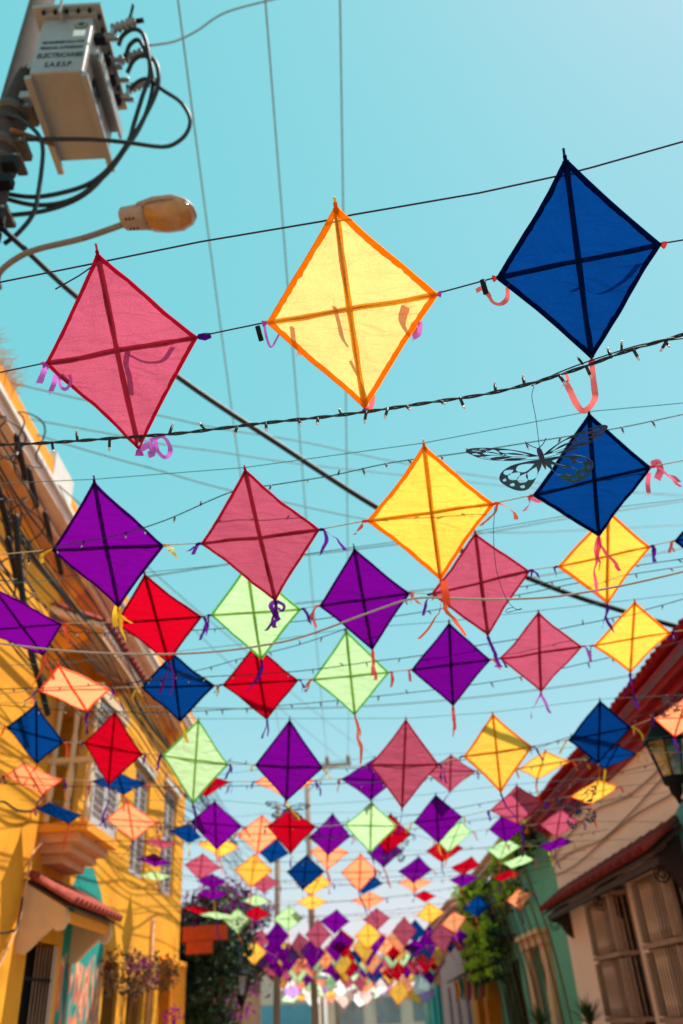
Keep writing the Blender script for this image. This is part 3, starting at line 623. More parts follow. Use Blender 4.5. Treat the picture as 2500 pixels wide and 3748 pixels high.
def lettering(txt, cx, cz, size, width):
    cu = bpy.data.curves.new('lettering', 'FONT'); cu.body = txt; cu.align_x = 'CENTER'; cu.size = size; cu.extrude = .0006; cu.offset = .0016; cu.shear = .12
    tmp = bpy.data.objects.new('tmp', cu); COL.objects.link(tmp); bpy.context.view_layer.update()
    me = bpy.data.meshes.new_from_object(tmp.evaluated_get(bpy.context.evaluated_depsgraph_get())); bpy.data.objects.remove(tmp)
    w = max(v.co.x for v in me.vertices) - min(v.co.x for v in me.vertices)
    me.materials.clear(); me.materials.append(INK)
    inst('lettering', me, tr, (cx, y0 - .004, cz), (math.pi / 2, 0, 0), (width / w, 1, 1))
cx = (x0 + x1) / 2 + .01
lettering('MANIOBRESE SOLO POR', cx, 10.865, .075, .46)
lettering('PERSONAL AUTORIZADO', cx - .005, 10.755, .075, .47)
lettering('ELECTRICARIBE', cx - .005, 10.585, .125, .50)
lettering('S.A.E.S.P', cx - .01, 10.405, .125, .29)
def bushing(p, d, ln, r, name='bushing', mt=None):
    d = np.array(d, float); d /= np.linalg.norm(d); p = np.array(p, float); m = MB(); pts, rr = [], []
    n = 5
    for k in range(n):
        for q, s in ((.05, .55), (.3, 1), (.5, 1), (.75, .6)): pts.append(p + d * ln * (k + q) / n); rr.append(r * s)
    m.tube(pts, rr, 10); m.build(name, mt or PORC, tr); return p + d * ln
tips = []
for k in range(4):
    y = 4.86 + k * .24; m = MB(); m.box(x1, x1 + .12, y - .045, y + .045, 11.12, 11.22); m.build('terminal_block', IRON, tr)
    tips.append(bushing((x1 + .12, y, 11.17), (1, .1, .15), .16, .04, mt=PORC))
for k in range(3):
    y = 4.9 + k * .36; e = bushing((x1 + .16, y, 11.45), (.75, .1, .65), .34, .06, 'arrester'); m = MB(); m.tube([e, e + np.array([.09, 0, .02])], .03, 8); m.build('arrester_cap', IRON, tr)
    m = MB(); m.box(x1 + .02, x1 + .2, y - .03, y + .03, 11.3, 11.33); m.box(x1 + .16, x1 + .2, y - .03, y + .03, 11.33, 11.47); m.build('arrester_bracket', GALV, tr)
for k in range(2): bushing((x0 + .16 + .3 * k, 5.0, 11.51), (0, 0, 1), .42, .075)

def pxcable(name, pts, d0, d1, r, mt, label, cat='cable', group=None, n=8, seg=7):
    P = [np.array([u, v]) for u, v in pts]; L_ = [0]
    for a, b in zip(P, P[1:]): L_.append(L_[-1] + np.linalg.norm(b - a))
    W = [at(p[0], p[1], d0 + (d1 - d0) * l / L_[-1]) for p, l in zip(P, L_)]
    m = MB(); m.tube(spline(W, n), r, seg); return tag(m.build(name, mt, None, origin=tuple(W[0])), label, cat, group)
CG = 'cables hanging from the transformer'
pxcable('transformer_cable', [(272, 105), (282, 82), (306, 67), (328, 78), (340, 120), (344, 170), (328, 218), (308, 282), (294, 326), (252, 384), (204, 422), (136, 444), (68, 452), (-12, 440)], 9.5, 8.7, .026, CABLE, 'black cable arching over the others from the top transformer terminal', group=CG)
pxcable('transformer_cable', [(288, 132), (298, 104), (318, 92), (336, 120), (360, 150), (362, 200), (332, 268), (284, 347), (238, 405), (170, 456), (85, 471), (-12, 450)], 9.5, 8.7, .026, CABLE, 'black transformer cable swinging out furthest right before it drops', group=CG)
pxcable('transformer_cable', [(292, 168), (306, 140), (326, 128), (344, 140), (350, 205), (322, 290), (268, 366), (200, 442), (110, 482), (-12, 498)], 9.5, 8.7, .026, CABLE, 'lowest of the three black cables sagging from transformer to pole', group=CG)
pxcable('transformer_cable', [(300, 205), (316, 188), (340, 182), (374, 207), (415, 235), (436, 272), (428, 306), (401, 330), (367, 337), (289, 327), (204, 320), (68, 320), (-12, 318)], 9.4, 8.6, .024, CABLE, 'pale-edged cable making a wide round loop right of the transformer', group=CG)
pxcable('transformer_cable', [(-12, 264), (34, 268), (68, 289), (92, 316), (98, 357), (88, 442), (75, 493), (41, 536), (10, 560)], 8.8, 8.2, .024, CABLE, 'black cable hanging close along the concrete pole', group=CG)
pxcable('transformer_cable', [(265, 60), (285, 55), (298, 40), (306, 10)], 9.6, 9.6, .018, CABLE, 'short black lead curling up past the transformer lid', group=CG)
pxcable('service_wire', [(340, 105), (400, 95), (450, 72), (520, 28), (640, -5), (760, -40)], 9.7, 12, .014, WIRE, 'grey wire rising right from the transformer to the top edge')

# street light
sl = empty('street_light', (-3.2, 5.3, 6.6), 'cobra-head street light with amber bowl on a curved grey arm', 'street lamp')
arm = [(-3.15, 5.3, 6.2)] + [tuple(at(u, v, d)) for u, v, d in ((-14, 668, 6.9), (0, 625, 6.85), (40, 592, 6.8), (90, 571, 6.75), (190, 547, 6.65), (292, 512, 6.55))]
m = MB(); m.tube(spline(arm, 6), .025, 10); m.build('arm', mat('weathered_arm', lin(120, 108, 104), .6, 12, .25), sl)
H0, H1 = at(276, 505, 6.55), at(448, 486, 6.45); ax = (H1 - H0); HL = np.linalg.norm(ax); ax /= HL
dn = np.array([0, 0, -1.0]); dn -= ax * ax.dot(dn); dn /= np.linalg.norm(dn); sd_ = np.cross(ax, dn)
def headring(q, w, top, bot, n=14):
    c = H0 + ax * HL * q
    return [c + sd_ * w * math.cos(t) * (1 if True else 0) - dn * (top if math.sin(t) > 0 else bot) * math.sin(t) for t in np.linspace(0, 2 * math.pi, n, endpoint=False)]
def loft(rings, name, mt, parent):
    m = MB(); n = len(rings[0]); V = [p for r in rings for p in r]
    F = [(i * n + k, i * n + (k + 1) % n, (i + 1) * n + (k + 1) % n, (i + 1) * n + k) for i in range(len(rings) - 1) for k in range(n)]
    F += [tuple(range(n - 1, -1, -1)), tuple((len(rings) - 1) * n + k for k in range(n))]
    m.add(V, F, True); return m.build(name, mt, parent)
loft([headring(q, w, t_, b_) for q, w, t_, b_ in ((0.02, .075, .05, .04), (.05, .1, .09, .06), (.3, .115, .1, .065), (.36, .12, .1, .055), (.38, .06, .05, .03))], 'housing', LAMPB, sl)
loft([headring(q, w, t_, b_) for q, w, t_, b_ in ((0.28, .125, .11, .01), (.5, .16, .13, .01), (.75, .165, .12, .01), (.92, .12, .08, .01), (1.0, .05, .03, .01))], 'hood', LAMPB, sl)
loft([headring(q, w, t_, b_) for q, w, t_, b_ in ((0.36, .10, .004, .05), (.42, .135, .004, .10), (.6, .15, .004, .125), (.8, .148, .004, .115), (.93, .11, .004, .075), (.99, .045, .004, .03))], 'amber_bowl', LAMPG, sl)
m = MB(); c = H0 + ax * HL * .16 + dn * .06
for k in range(6): q = c + ax * (.03 * (k % 3) - .02) + sd_ * (.05 if k < 3 else -.05); m.tube([q, q + dn * .012], .008, 6)
m.build('housing_screw', IRON, sl)

# heavy black span cable, grey sagging cable, other overhead lines
def plane_cable(name, pts, S, E, r, mt, label, group=None, seg=7):
    W = wall_span(pts, S, E); m = MB(); m.tube(spline(W, 6), r, seg); return tag(m.build(name, mt, None, origin=tuple(W[0])), label, 'cable', group)
OG = 'overhead cables crossing the street'
S = on(0, 520, 0, -3.15); E_ = on(1568, 1442, 0, 3.95)
plane_cable('span_cable', [(-14, 508), (60, 575), (180, 685), (415, 870), (640, 1020), (865, 1165), (1040, 1255), (1220, 1330), (1330, 1372), (1420, 1400), (1500, 1424), (1568, 1442)], S, E_, .030, CABLE, 'thick black cable running diagonally from the pole down to the right eave', OG)
plane_cable('sagging_cable', [(-40, 1470), (0, 1477), (150, 1494), (330, 1502), (480, 1497), (600, 1482), (700, 1460), (860, 1402), (950, 1374), (1040, 1374), (1130, 1376), (1230, 1373), (1300, 1366), (1420, 1346), (1568, 1312), (1640, 1290)], (-2, 4.75, 4), (2, 4.2, 4), .0066, CABLEG, 'pale grey cable sagging twice across the third row of kites', OG)
far = (3, 30, 8)
for k, (pts, S, E_, lab) in enumerate((
    ([(-20, 868), (32, 880), (189, 917), (368, 954), (502, 983), (700, 1015), (920, 1062), (1200, 1105), (1568, 1140)], (-3.8, 8, 8), (5, 15, 8), 'uppermost grey-green line fanning right from the yellow cornice'),
    ([(0, 948), (96, 967), (275, 1000), (384, 1021), (502, 1037), (700, 1066), (1000, 1098), (1250, 1122), (1568, 1135)], (-3.8, 8.5, 8), (5, 16, 8), 'second grey-green line fanning right from the yellow cornice'),
    ([(19, 973), (128, 1012), (256, 1050), (362, 1079), (502, 1119), (650, 1152), (840, 1192), (1000, 1214), (1200, 1222), (1568, 1205)], (-3.8, 8.5, 8), (5, 14, 8), 'third grey-green line sagging right from the yellow cornice'),
    ([(130, 1110), (220, 1190), (342, 1304), (448, 1397), (570, 1499), (690, 1607), (799, 1693), (870, 1745)], (-3.8, 9, 8), (.7, 38, 9), 'grey line slanting steeply down from the cornice to the street\'s end'),
    ([(350, 1345), (454, 1454), (538, 1534), (640, 1624), (787, 1747), (840, 1790)], (-3.8, 14, 8), (.6, 42, 9), 'lower grey line slanting down to the pole crossarm'),
    ([(330, 1325), (560, 1290), (780, 1265), (1100, 1225), (1300, 1190), (1568, 1150)], (-3, 9, 6), (5, 11, 6), 'thin grey line rising gently right behind the third kite row'),
    ([(620, 1392), (900, 1362), (1190, 1330), (1400, 1292), (1568, 1258)], (-3, 9.5, 6), (5, 11, 6), 'thin grey line rising right below the yellow third-row kite'),
    ([(300, 1622), (560, 1627), (820, 1622), (1080, 1602), (1330, 1570), (1568, 1530)], (-4, 13, 6), (4, 13, 6), 'faint pale line behind the fourth and fifth kite rows'))):
    plane_cable('overhead_line', pts, S, E_, .0105, WIRE, lab, OG, 5)

# power lines along the street and the far poles
fp = empty('far_utility_pole', (-2.05, 43, 0), 'distant utility pole carrying a crossarm with insulators', 'pole')
m = MB(); m.tube([(-2.05, 43, 0), (-2.05, 43, 13.4)], [.17, .12], 12); m.build('shaft', CONCF, fp)
m = MB(); m.box(-4.3, .3, 42.8, 42.92, 12.78, 12.92); m.build('crossarm', CONCF, fp)
for x in (-2.05 - 1.1, -.95, .16):
    m = MB(); lathe(m, x, 42.86, [(12.92, .05), (12.98, .12), (13.06, .08), (13.12, .14), (13.2, .08), (13.27, .1), (13.32, .04)], 10); m.build('insulator', mat('brown_insulator', lin(150, 104, 74), .3, 5, .2), fp)
m = MB(); m.tube([(-.6, 42.86, 12.78), (-2.0, 42.86, 11.6)], .03, 6); m.build('brace', GALV, fp)
for k, (p0, p1, lab) in enumerate((((-1.54, 5.16, 12.6), (-3.15, 42.86, 13.32), 'leftmost of three pale power lines along the street'), ((-.44, 5.21, 12.6), (-.95, 42.86, 13.32), 'middle one of three pale power lines along the street'), ((.51, 5.26, 12.6), (.16, 42.86, 13.32), 'rightmost of three pale power lines along the street'))):
    a, b = np.array(p0), np.array(p1); d = b - a; pts = [a + d * t + np.array([0, 0, -1.1 * 4 * max(0, t) * (1 - t) if t > 0 else 1.5 * -t]) for t in np.linspace(-.35, 1, 28)]
    m = MB(); m.tube(pts, .012, 6); tag(m.build('power_line', WIRE, None, origin=p0), lab, 'power line', 'power lines overhead')
sp = empty('street_pole', (-3.2, 36, 0), 'plain round pole standing far down the left pavement', 'pole')
m = MB(); m.tube([(-3.2, 36, 0), (-3.0, 36, 9.5)], [.14, .10], 12); m.build('shaft', CONCF, sp)
m = MB(); m.tube(spline([(-3.1, 36, 2.9), (-2.4, 35.6, 3.1), (-1.7, 35.4, 3.05)], 5), .035, 6); m.build('arm', GALV, sp)
m = MB(); m.tube([(-1.85, 35.4, 3.05), (-1.6, 35.4, 3.02), (-1.2, 35.4, 2.95), (-1.1, 35.4, 2.94)], [.05, .13, .12, .04], 10); m.build('lamp_head', PAPER, sp)
sp2 = empty('street_pole', (-1.35, 56, 0), 'thin post at the far end beside the grey building', 'pole')
m = MB(); m.tube([(-1.35, 56, 0), (-1.35, 56, 5)], [.16, .13], 10); m.build('shaft', CONCF, sp2); m = MB(); m.box(-1.7, -1.0, 55.9, 55.96, 3.9, 4.5); m.build('plate', GALV, sp2)

# bundle of cables along the yellow facade
BG = 'cables bundled along the yellow facade'
seeds = [(84, .007), (100, .010), (116, .007), (132, .011), (150, .008), (168, .013), (186, .008), (204, .010), (224, .007), (250, .034), (268, .009), (288, .008), (92, .006), (124, .008), (159, .007), (194, .009), (214, .006), (237, .009)]
seeds.sort()
bo = MB()
for k, (u, r) in enumerate(seeds):
    X_ = -3.25 - .16 * ((k * 5) % 4); p = on(u, 1500, 0, X_); Z = p[2]; rg = np.random.default_rng(k + 90)
    ys = [4.7, 6.2, 8, 10, 12.2, 14.5, 17, 20, 24, 29]; pts = [(X_ + .05 * rg.normal() * (y > 5.5), y, Z + .07 * rg.normal() - .22 * math.sin((y - 4.7) / 7.8 * math.pi) ** 2 + (.35 * math.exp(-(y - 4.7)) + .012 * (k % 3) * (y - 12))) for y in ys]
    m = MB(); m.tube(spline(pts, 6), r, 6)
    lab = 'thickest black cable running along the yellow facade' if r > .03 else 'thin black cable, %s from the left in the bundle along the yellow facade' % ORD[k]
    tag(m.build('facade_cable', CABLE, None, origin=pts[0]), lab, 'cable', BG)
for k, (u, r) in enumerate(((28, .009), (46, .012), (64, .008), (84, .013), (104, .009), (128, .010))):
    X_ = -3.3 - .14 * (k % 3); p = on(u, 1180, 0, X_); rg = np.random.default_rng(k + 190)
    pts = [(X_ + .04 * rg.normal(), y, p[2] + .05 * rg.normal() - .03 * (y - 6) - .12 * math.sin((y - 4.2) / 7 * math.pi) ** 2) for y in (4.2, 5.6, 7.2, 9, 11, 13.2, 15.6, 18.5, 22, 26)]
    m = MB(); m.tube(spline(pts, 6), r, 6); tag(m.build('facade_cable', CABLE, None, origin=pts[0]), 'black cable, %s from the left high up under the yellow cornice' % ORD[k], 'cable', BG)
for k, (u, v, rr) in enumerate(((60, 1200, .32), (30, 1120, .42), (40, 1330, .3), (14, 1240, .5), (70, 1010, .38), (20, 1010, .3))):
    c = on(u, v, 0, -3.3); rg = np.random.default_rng(k + 300); pts = [c + np.array([.08 * math.sin(3 * t + k), rr * math.cos(t) * (1 + .1 * math.sin(2 * t)), rr * .8 * math.sin(t)]) for t in np.linspace(0, 2 * math.pi * (1.3 + .5 * rg.random()), 40)]
    m = MB(); m.tube(pts, .009, 5); tag(m.build('cable_loop', CABLE, None, origin=tuple(c)), ['round cable loop farthest right in the tangle by the yellow wall', 'wide cable loop in the middle of the tangle by the yellow wall', 'lowest cable loop of the tangle by the yellow wall', 'widest cable loop, cut by the picture\'s left edge', 'topmost cable loop, reaching above the yellow cornice', 'small cable loop high up at the left edge'][k], 'cable', 'coiled cable loops by the pole')
for k, (u, v, ln) in enumerate(((75, 1120, .5), (110, 1210, .42), (48, 1050, .55), (30, 1290, .6), (135, 1290, .36), (10, 1180, .7))):
    c = on(u, v, 0, -3.35); m = MB(); d = np.array([0, .72, -.5]); d /= np.linalg.norm(d)
    m.tube([c - d * ln / 2, c - d * ln * .42, c + d * ln * .42, c + d * ln / 2], [.015, .036, .036, .015], 8)
    tag(m.build('splice_case', mat('splice_case', lin(44, 30, 32), .6, 9, .3), None, origin=tuple(c)), 'dark tubular splice case, %s from the top among the facade cables' % ORD[[1, 3, 0, 4, 5, 2][k]], 'splice case', 'splice cases on the cables')
pts = [on(u, v, 0, -3.2) for u, v in ((34, 1180), (40, 1240), (44, 1300), (52, 1370), (60, 1430), (72, 1500), (95, 1580), (110, 1640))]
m = MB(); m.tube(spline(pts, 6), .035, 8); tag(m.build('thick_cable', CABLE, None, origin=tuple(pts[0])), 'fat black cable bundle dropping steeply at the left edge', 'cable')
for k, pl in enumerate(([(-20, 2250), (15, 2185), (45, 2110), (60, 2030), (75, 1960), (110, 1925), (135, 1890)], [(-20, 2142), (20, 2140), (40, 2125), (52, 2060)], [(0, 1840), (12, 1842), (40, 1860), (70, 1862), (90, 1850)])):
    pts = [on(u, v, 0, XL + .08) for u, v in pl]; m = MB(); m.tube(spline(pts, 6), .014, 6); tag(m.build('wall_wire', TAN if k == 0 else CABLE, None, origin=tuple(pts[0])), ['tan wire climbing the yellow wall up to the balcony', 'dark wire crossing the yellow wall below the canopy', 'short dark wire on the yellow wall below the orange kite'][k], 'cable')
ROWS = [
 [('pink',223,579,455,773,320,1032,104,834), ('yellow',770,469,1006,674,837,938,611,741), ('blue',1297,361,1519,560,1359,825,1138,638)],
 [('purple',216,1103,378,1252,273,1395,119,1263), ('pink',562,1076,735,1216,633,1380,460,1248), ('yellow',973,1020,1136,1156,1012,1331,842,1196), ('blue',1352,948,1495,1072,1375,1232,1221,1138)],
 [('purple',-19,1345,144,1432,101,1504,-52,1447), ('red',332,1317,464,1416,388,1522,265,1430), ('green',567,1294,693,1398,600,1515,483,1412), ('purple',813,1258,942,1362,855,1492,732,1391), ('pink',1091,1223,1216,1310,1120,1459,989,1364), ('yellow',1397,1169,1494,1254,1394,1387,1278,1301), ('blue',1640,1140,1745,1208,1650,1330,1547,1242)],
 [('orange',134,1526,254,1581,200,1633,88,1585), ('blue',396,1499,494,1574,414,1657,323,1577), ('red',584,1478,686,1561,613,1652,510,1572), ('green',795,1446,895,1543,815,1642,717,1560), ('purple',1031,1428,1127,1514,1040,1621,943,1538), ('pink',1236,1404,1337,1484,1242,1589,1146,1512), ('yellow',1457,1379,1541,1451,1447,1543,1361,1482)],
 [('blue',84,1614,147,1705,85,1754,14,1668), ('red',264,1633,328,1732,249,1804,192,1705), ('green',456,1651,525,1755,443,1846,372,1734), ('purple',665,1651,742,1763,658,1839,585,1756), ('pink',932,1650,1008,1755,923,1857,848,1757), ('yellow',1131,1637,1223,1714,1150,1821,1063,1736), ('blue',1377,1607,1450,1669,1373,1754,1303,1699), ('orange',1578,1598,1632,1645,1548,1692,1501,1650)],
 [('orange',53,1751,144,1790,98,1824,10,1782), ('blue',269,1771,335,1799,284,1824,211,1794), ('red',490,1782,529,1795,474,1828,428,1812), ('orange',650,1762,722,1792,656,1832,585,1795), ('purple',860,1740,908,1790,852,1838,783,1788), ('pink',1035,1732,1092,1770,1033,1818,978,1772), ('yellow',1252,1723,1311,1747,1233,1789,1189,1765), ('blue',1420,1709,1463,1730,1389,1765,1346,1744)],
 [('blue',112,1843,188,1871,157,1891,81,1856), ('orange',293,1839,361,1887,307,1930,244,1880), ('purple',493,1838,556,1898,497,1951,437,1886), ('red',665,1853,726,1898,667,1960,612,1897), ('green',853,1840,912,1896,850,1959,790,1894), ('purple',1000,1823,1062,1875,1007,1936,949,1888), ('pink',1186,1802,1248,1840,1188,1893,1124,1861), ('yellow',1373,1789,1421,1807,1354,1848,1310,1829)],
 [('blue',434,1888,463,1922,434,1936,387,1907), ('orange',602,1870,650,1915,591,1960,544,1914), ('purple',764,1866,806,1920,753,1964,709,1922), ('red',897,1867,945,1915,889,1961,848,1912), ('green',1058,1884,1085,1909,1029,1958,1000,1930), ('purple',1151,1872,1207,1897,1161,1935,1122,1904), ('pink',1288,1858,1333,1886,1277,1922,1238,1893)],
 [('pink',365,1923,407,1939,372,1948,326,1930), ('yellow',501,1915,548,1946,504,1968,455,1938), ('blue',636,1925,664,1959,621,1983,592,1954), ('orange',751,1930,801,1957,751,1998,712,1953), ('purple',883,1925,927,1953,880,1992,842,1956), ('red',1021,1920,1064,1947,1015,1980,978,1954), ('green',1165,1926,1196,1943,1147,1974,1114,1949), ('purple',1288,1921,1316,1932,1260,1955,1237,1943)],
 [('purple',354,1959,395,1981,356,1990,315,1971), ('pink',465,1959,509,1992,458,2019,423,1985), ('yellow',585,1959,627,1998,576,2038,537,1996), ('blue',704,1962,746,2001,695,2044,658,2001), ('orange',828,1959,870,2001,824,2046,783,2003), ('purple',962,1966,993,1997,949,2027,914,2000), ('red',1083,1966,1102,1985,1062,2010,1035,1992), ('green',1205,1962,1226,1973,1175,1994,1154,1981)],
 [('green',356,1999,392,2012,361,2022,319,2010), ('purple',488,2005,520,2026,484,2040,450,2022), ('pink',605,2003,642,2027,605,2050,575,2030), ('yellow',737,2008,763,2028,714,2055,678,2029), ('blue',860,2012,880,2028,833,2053,806,2031), ('orange',951,2008,990,2024,950,2049,914,2026), ('purple',1065,2003,1100,2015,1060,2037,1032,2020), ('red',1168,1998,1195,2006,1149,2023,1130,2013)],
 [('purple',490,2038,525,2052,488,2066,452,2050), ('green',589,2053,623,2071,587,2080,556,2068), ('yellow',717,2053,751,2070,717,2089,680,2070), ('orange',849,2047,884,2063,847,2088,808,2067), ('red',974,2044,1002,2057,976,2071,948,2056), ('blue',1098,2055,1127,2082,1093,2105,1062,2084), ('orange',1188,2041,1221,2051,1195,2090,1163,2068)],
 [('red',452,2078,490,2092,455,2098,420,2084), ('green',494,2092,548,2106,500,2110,458,2100), ('green',545,2085,577,2113,547,2145,513,2112), ('red',590,2080,622,2098,588,2114,560,2098), ('green',664,2078,697,2108,662,2137,627,2110), ('purple',773,2087,803,2115,768,2144,734,2115), ('pink',864,2084,897,2107,867,2135,832,2111), ('yellow',984,2071,1022,2094,987,2120,955,2102), ('orange',1041,2092,1070,2106,1044,2142,1012,2122)],
 [('pink',600,2134,624,2155,600,2180,577,2159), ('purple',637,2115,665,2148,636,2184,608,2151), ('pink',730,2109,761,2145,730,2181,700,2146), ('purple',782,2139,810,2162,782,2190,755,2167), ('yellow',845,2115,877,2146,845,2181,814,2149), ('blue',953,2110,978,2138,952,2167,928,2139), ('red',1024,2131,1040,2138,1024,2149,1009,2142), ('purple',1055,2133,1076,2148,1054,2167,1034,2152)],
 [('yellow',584,2159,613,2185,584,2216,556,2190), ('purple',663,2163,689,2196,663,2232,638,2199), ('orange',748,2171,769,2199,747,2228,726,2201), ('blue',825,2161,845,2185,824,2214,805,2190), ('orange',882,2142,907,2167,882,2195,858,2170), ('red',903,2158,925,2183,902,2209,882,2185), ('purple',951,2155,978,2172,951,2194,925,2177)],
 [('orange',567,2190,584,2207,567,2228,551,2211), ('green',688,2212,704,2224,687,2240,672,2228), ('red',725,2206,736,2218,724,2231,713,2219), ('purple',771,2191,799,2220,770,2253,743,2224), ('green',803,2195,821,2215,802,2238,786,2218), ('red',854,2185,873,2208,853,2234,835,2210), ('yellow',905,2211,922,2224,905,2241,888,2228), ('green',925,2178,945,2198,924,2221,904,2201), ('orange',967,2199,986,2212,966,2227,948,2214)],
]

# ------------------------------------------------------------------ kites
CK = {'purple': lin(110, 4, 132), 'pink': lin(174, 74, 98), 'yellow': lin(246, 186, 72), 'overexposed_yellow': lin(246, 194, 118), 'blue': lin(4, 52, 116), 'red': lin(182, 4, 30),  # nearest yellow sail is paler: overexposure put into its colour
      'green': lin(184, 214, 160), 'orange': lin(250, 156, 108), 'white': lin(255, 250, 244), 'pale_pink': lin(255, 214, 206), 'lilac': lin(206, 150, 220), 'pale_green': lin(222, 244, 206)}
HM = {'purple': lin(70, 6, 110), 'pink': lin(186, 30, 66), 'yellow': lin(244, 136, 22), 'blue': lin(8, 26, 74), 'red': lin(128, 6, 24), 'green': lin(106, 190, 84),
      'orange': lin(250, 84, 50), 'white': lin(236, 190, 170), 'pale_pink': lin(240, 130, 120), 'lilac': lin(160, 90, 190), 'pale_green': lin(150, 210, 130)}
SPR = {'purple': lin(84, 8, 120), 'pink': lin(186, 62, 92), 'yellow': lin(236, 176, 60), 'blue': lin(8, 36, 92), 'red': lin(150, 8, 26), 'green': lin(170, 216, 124), 'orange': lin(250, 110, 70)}
RIB = {'orchid': lin(206, 110, 206), 'purple': lin(110, 30, 160), 'salmon': lin(250, 112, 110), 'orange': lin(255, 110, 70), 'yellow': lin(250, 200, 60), 'pink': lin(240, 100, 130)}
RCH = {'purple': ['orange', 'yellow', 'salmon'], 'pink': ['purple', 'orchid'], 'yellow': ['orange', 'purple'], 'blue': ['salmon', 'orange', 'yellow'], 'red': ['purple', 'purple'], 'green': ['orange', 'purple'], 'orange': ['purple', 'orange'],
       'white': ['orange'], 'pale_pink': ['orange'], 'lilac': ['orange'], 'pale_green': ['orange']}
TRN = {'purple': .72, 'blue': .72, 'red': .74}
def sailm(c): return cloth('sail_' + c, CK[c], TRN.get(c, .8), {'pink': 300, 'blue': 260}.get(c, 300), {'pink': .15, 'yellow': .12}.get(c, .1), .5)
def hemm(c): return cloth('hem_' + c, HM[c], .62, 300, .12)
def ribm(c): return cloth('ribbon_' + c, RIB[c], .6, 300, .14, 0, .2)
def sparm(c): return mat('spar_' + c, SPR.get(c, HM[c]), .8, 20, .2)

def solve_row(row):
    z0, xs, ys, ws = [], [], [], []
    for k in row:
        l, r = ray(*k[7:9]), ray(*k[3:5]); z = .65 / np.linalg.norm(r - l); c = EYE + (l + r) / 2 * z
        xs.append(c[0]); ys.append(c[1]); z0.append(z); ws.append(1.0)
    b, a = np.polyfit(xs, ys, 1) if len(row) > 2 else (0, np.mean(ys))
    b = max(-.14, min(.14, b)); a = np.mean(np.array(ys) - b * np.array(xs))
    out = []
    for k, y_, x_ in zip(row, ys, xs):
        aa = a + .45 * (y_ - (a + b * x_))          # half of each kite's own offset stays
        P = []
        for q in (k[7:9], k[3:5]):
            d = ray(*q); t = aa / (d[1] - b * d[0]); p = d * t
            P.append(p)
        lim = min([1.0] + [(4.12 if p[0] < 0 else 3.1) / abs(p[0]) for p in P])
        Lp, Rp = EYE + P[0] * lim, EYE + P[1] * lim
        Wd = np.linalg.norm(Rp - Lp); Hs = 1.34 * Wd
        # where the spine crosses the spar, in the picture
        A, Bq, C_, D_ = [np.array(q, float) for q in (k[1:3], k[5:7], k[7:9], k[3:5])]
        den = np.cross(Bq - A, D_ - C_); s = np.cross(C_ - A, D_ - C_) / den; e = np.cross(C_ - A, Bq - A) / den
        e = min(.75, max(.25, e)); s = min(.75, max(.25, s))
        Cp = Lp + (Rp - Lp) * e; tc = (Cp - EYE).dot(M[:, 2])
        dt, db = ray(*k[1:3]), ray(*k[5:7])
        lo, hi = 0.0, .6 * Hs
        f = lambda q: np.linalg.norm(dt * (tc - q * s) - db * (tc + q * (1 - s)))
        if f(0) < Hs:
            hi = 1.6 * Hs
            for _ in range(40):
                mid = (lo + hi) / 2
                if f(mid) < Hs: lo = mid
                else: hi = mid
            q = (lo + hi) / 2
        else: q = 0
        out.append(dict(c=k[0], T=EYE + dt * (tc - q * s), R=Rp, B=EYE + db * (tc + q * (1 - s)), L=Lp, C=Cp))
    return out

def ribbon_strip(mb, p, d, ln, w, rg, curl=1.0):
    """one tied strip: leaves the knot along d, then hangs and curls"""
    p = np.array(p); d = np.array(d); P = [p]; v = d * .4 + np.array([.3 * rg.normal(), .3 * rg.normal(), -.6]); n = 9
    cur = rg.normal() * curl
    for i in range(n):
        v = v + np.array([.35 * rg.normal() * curl + .18 * cur, .35 * rg.normal() * curl, -.28]); v /= np.linalg.norm(v); P.append(P[-1] + v * ln / n)
    S_ = []; ph = rg.random() * 3.14; tw = rg.normal() * .28
    for i in range(len(P)):
        a = ph + tw * i; S_.append((math.cos(a), math.sin(a) * .6, .25 * math.sin(a)))
    mb.strip(P, S_, [w * (1 - .08 * rg.random()) for _ in P])

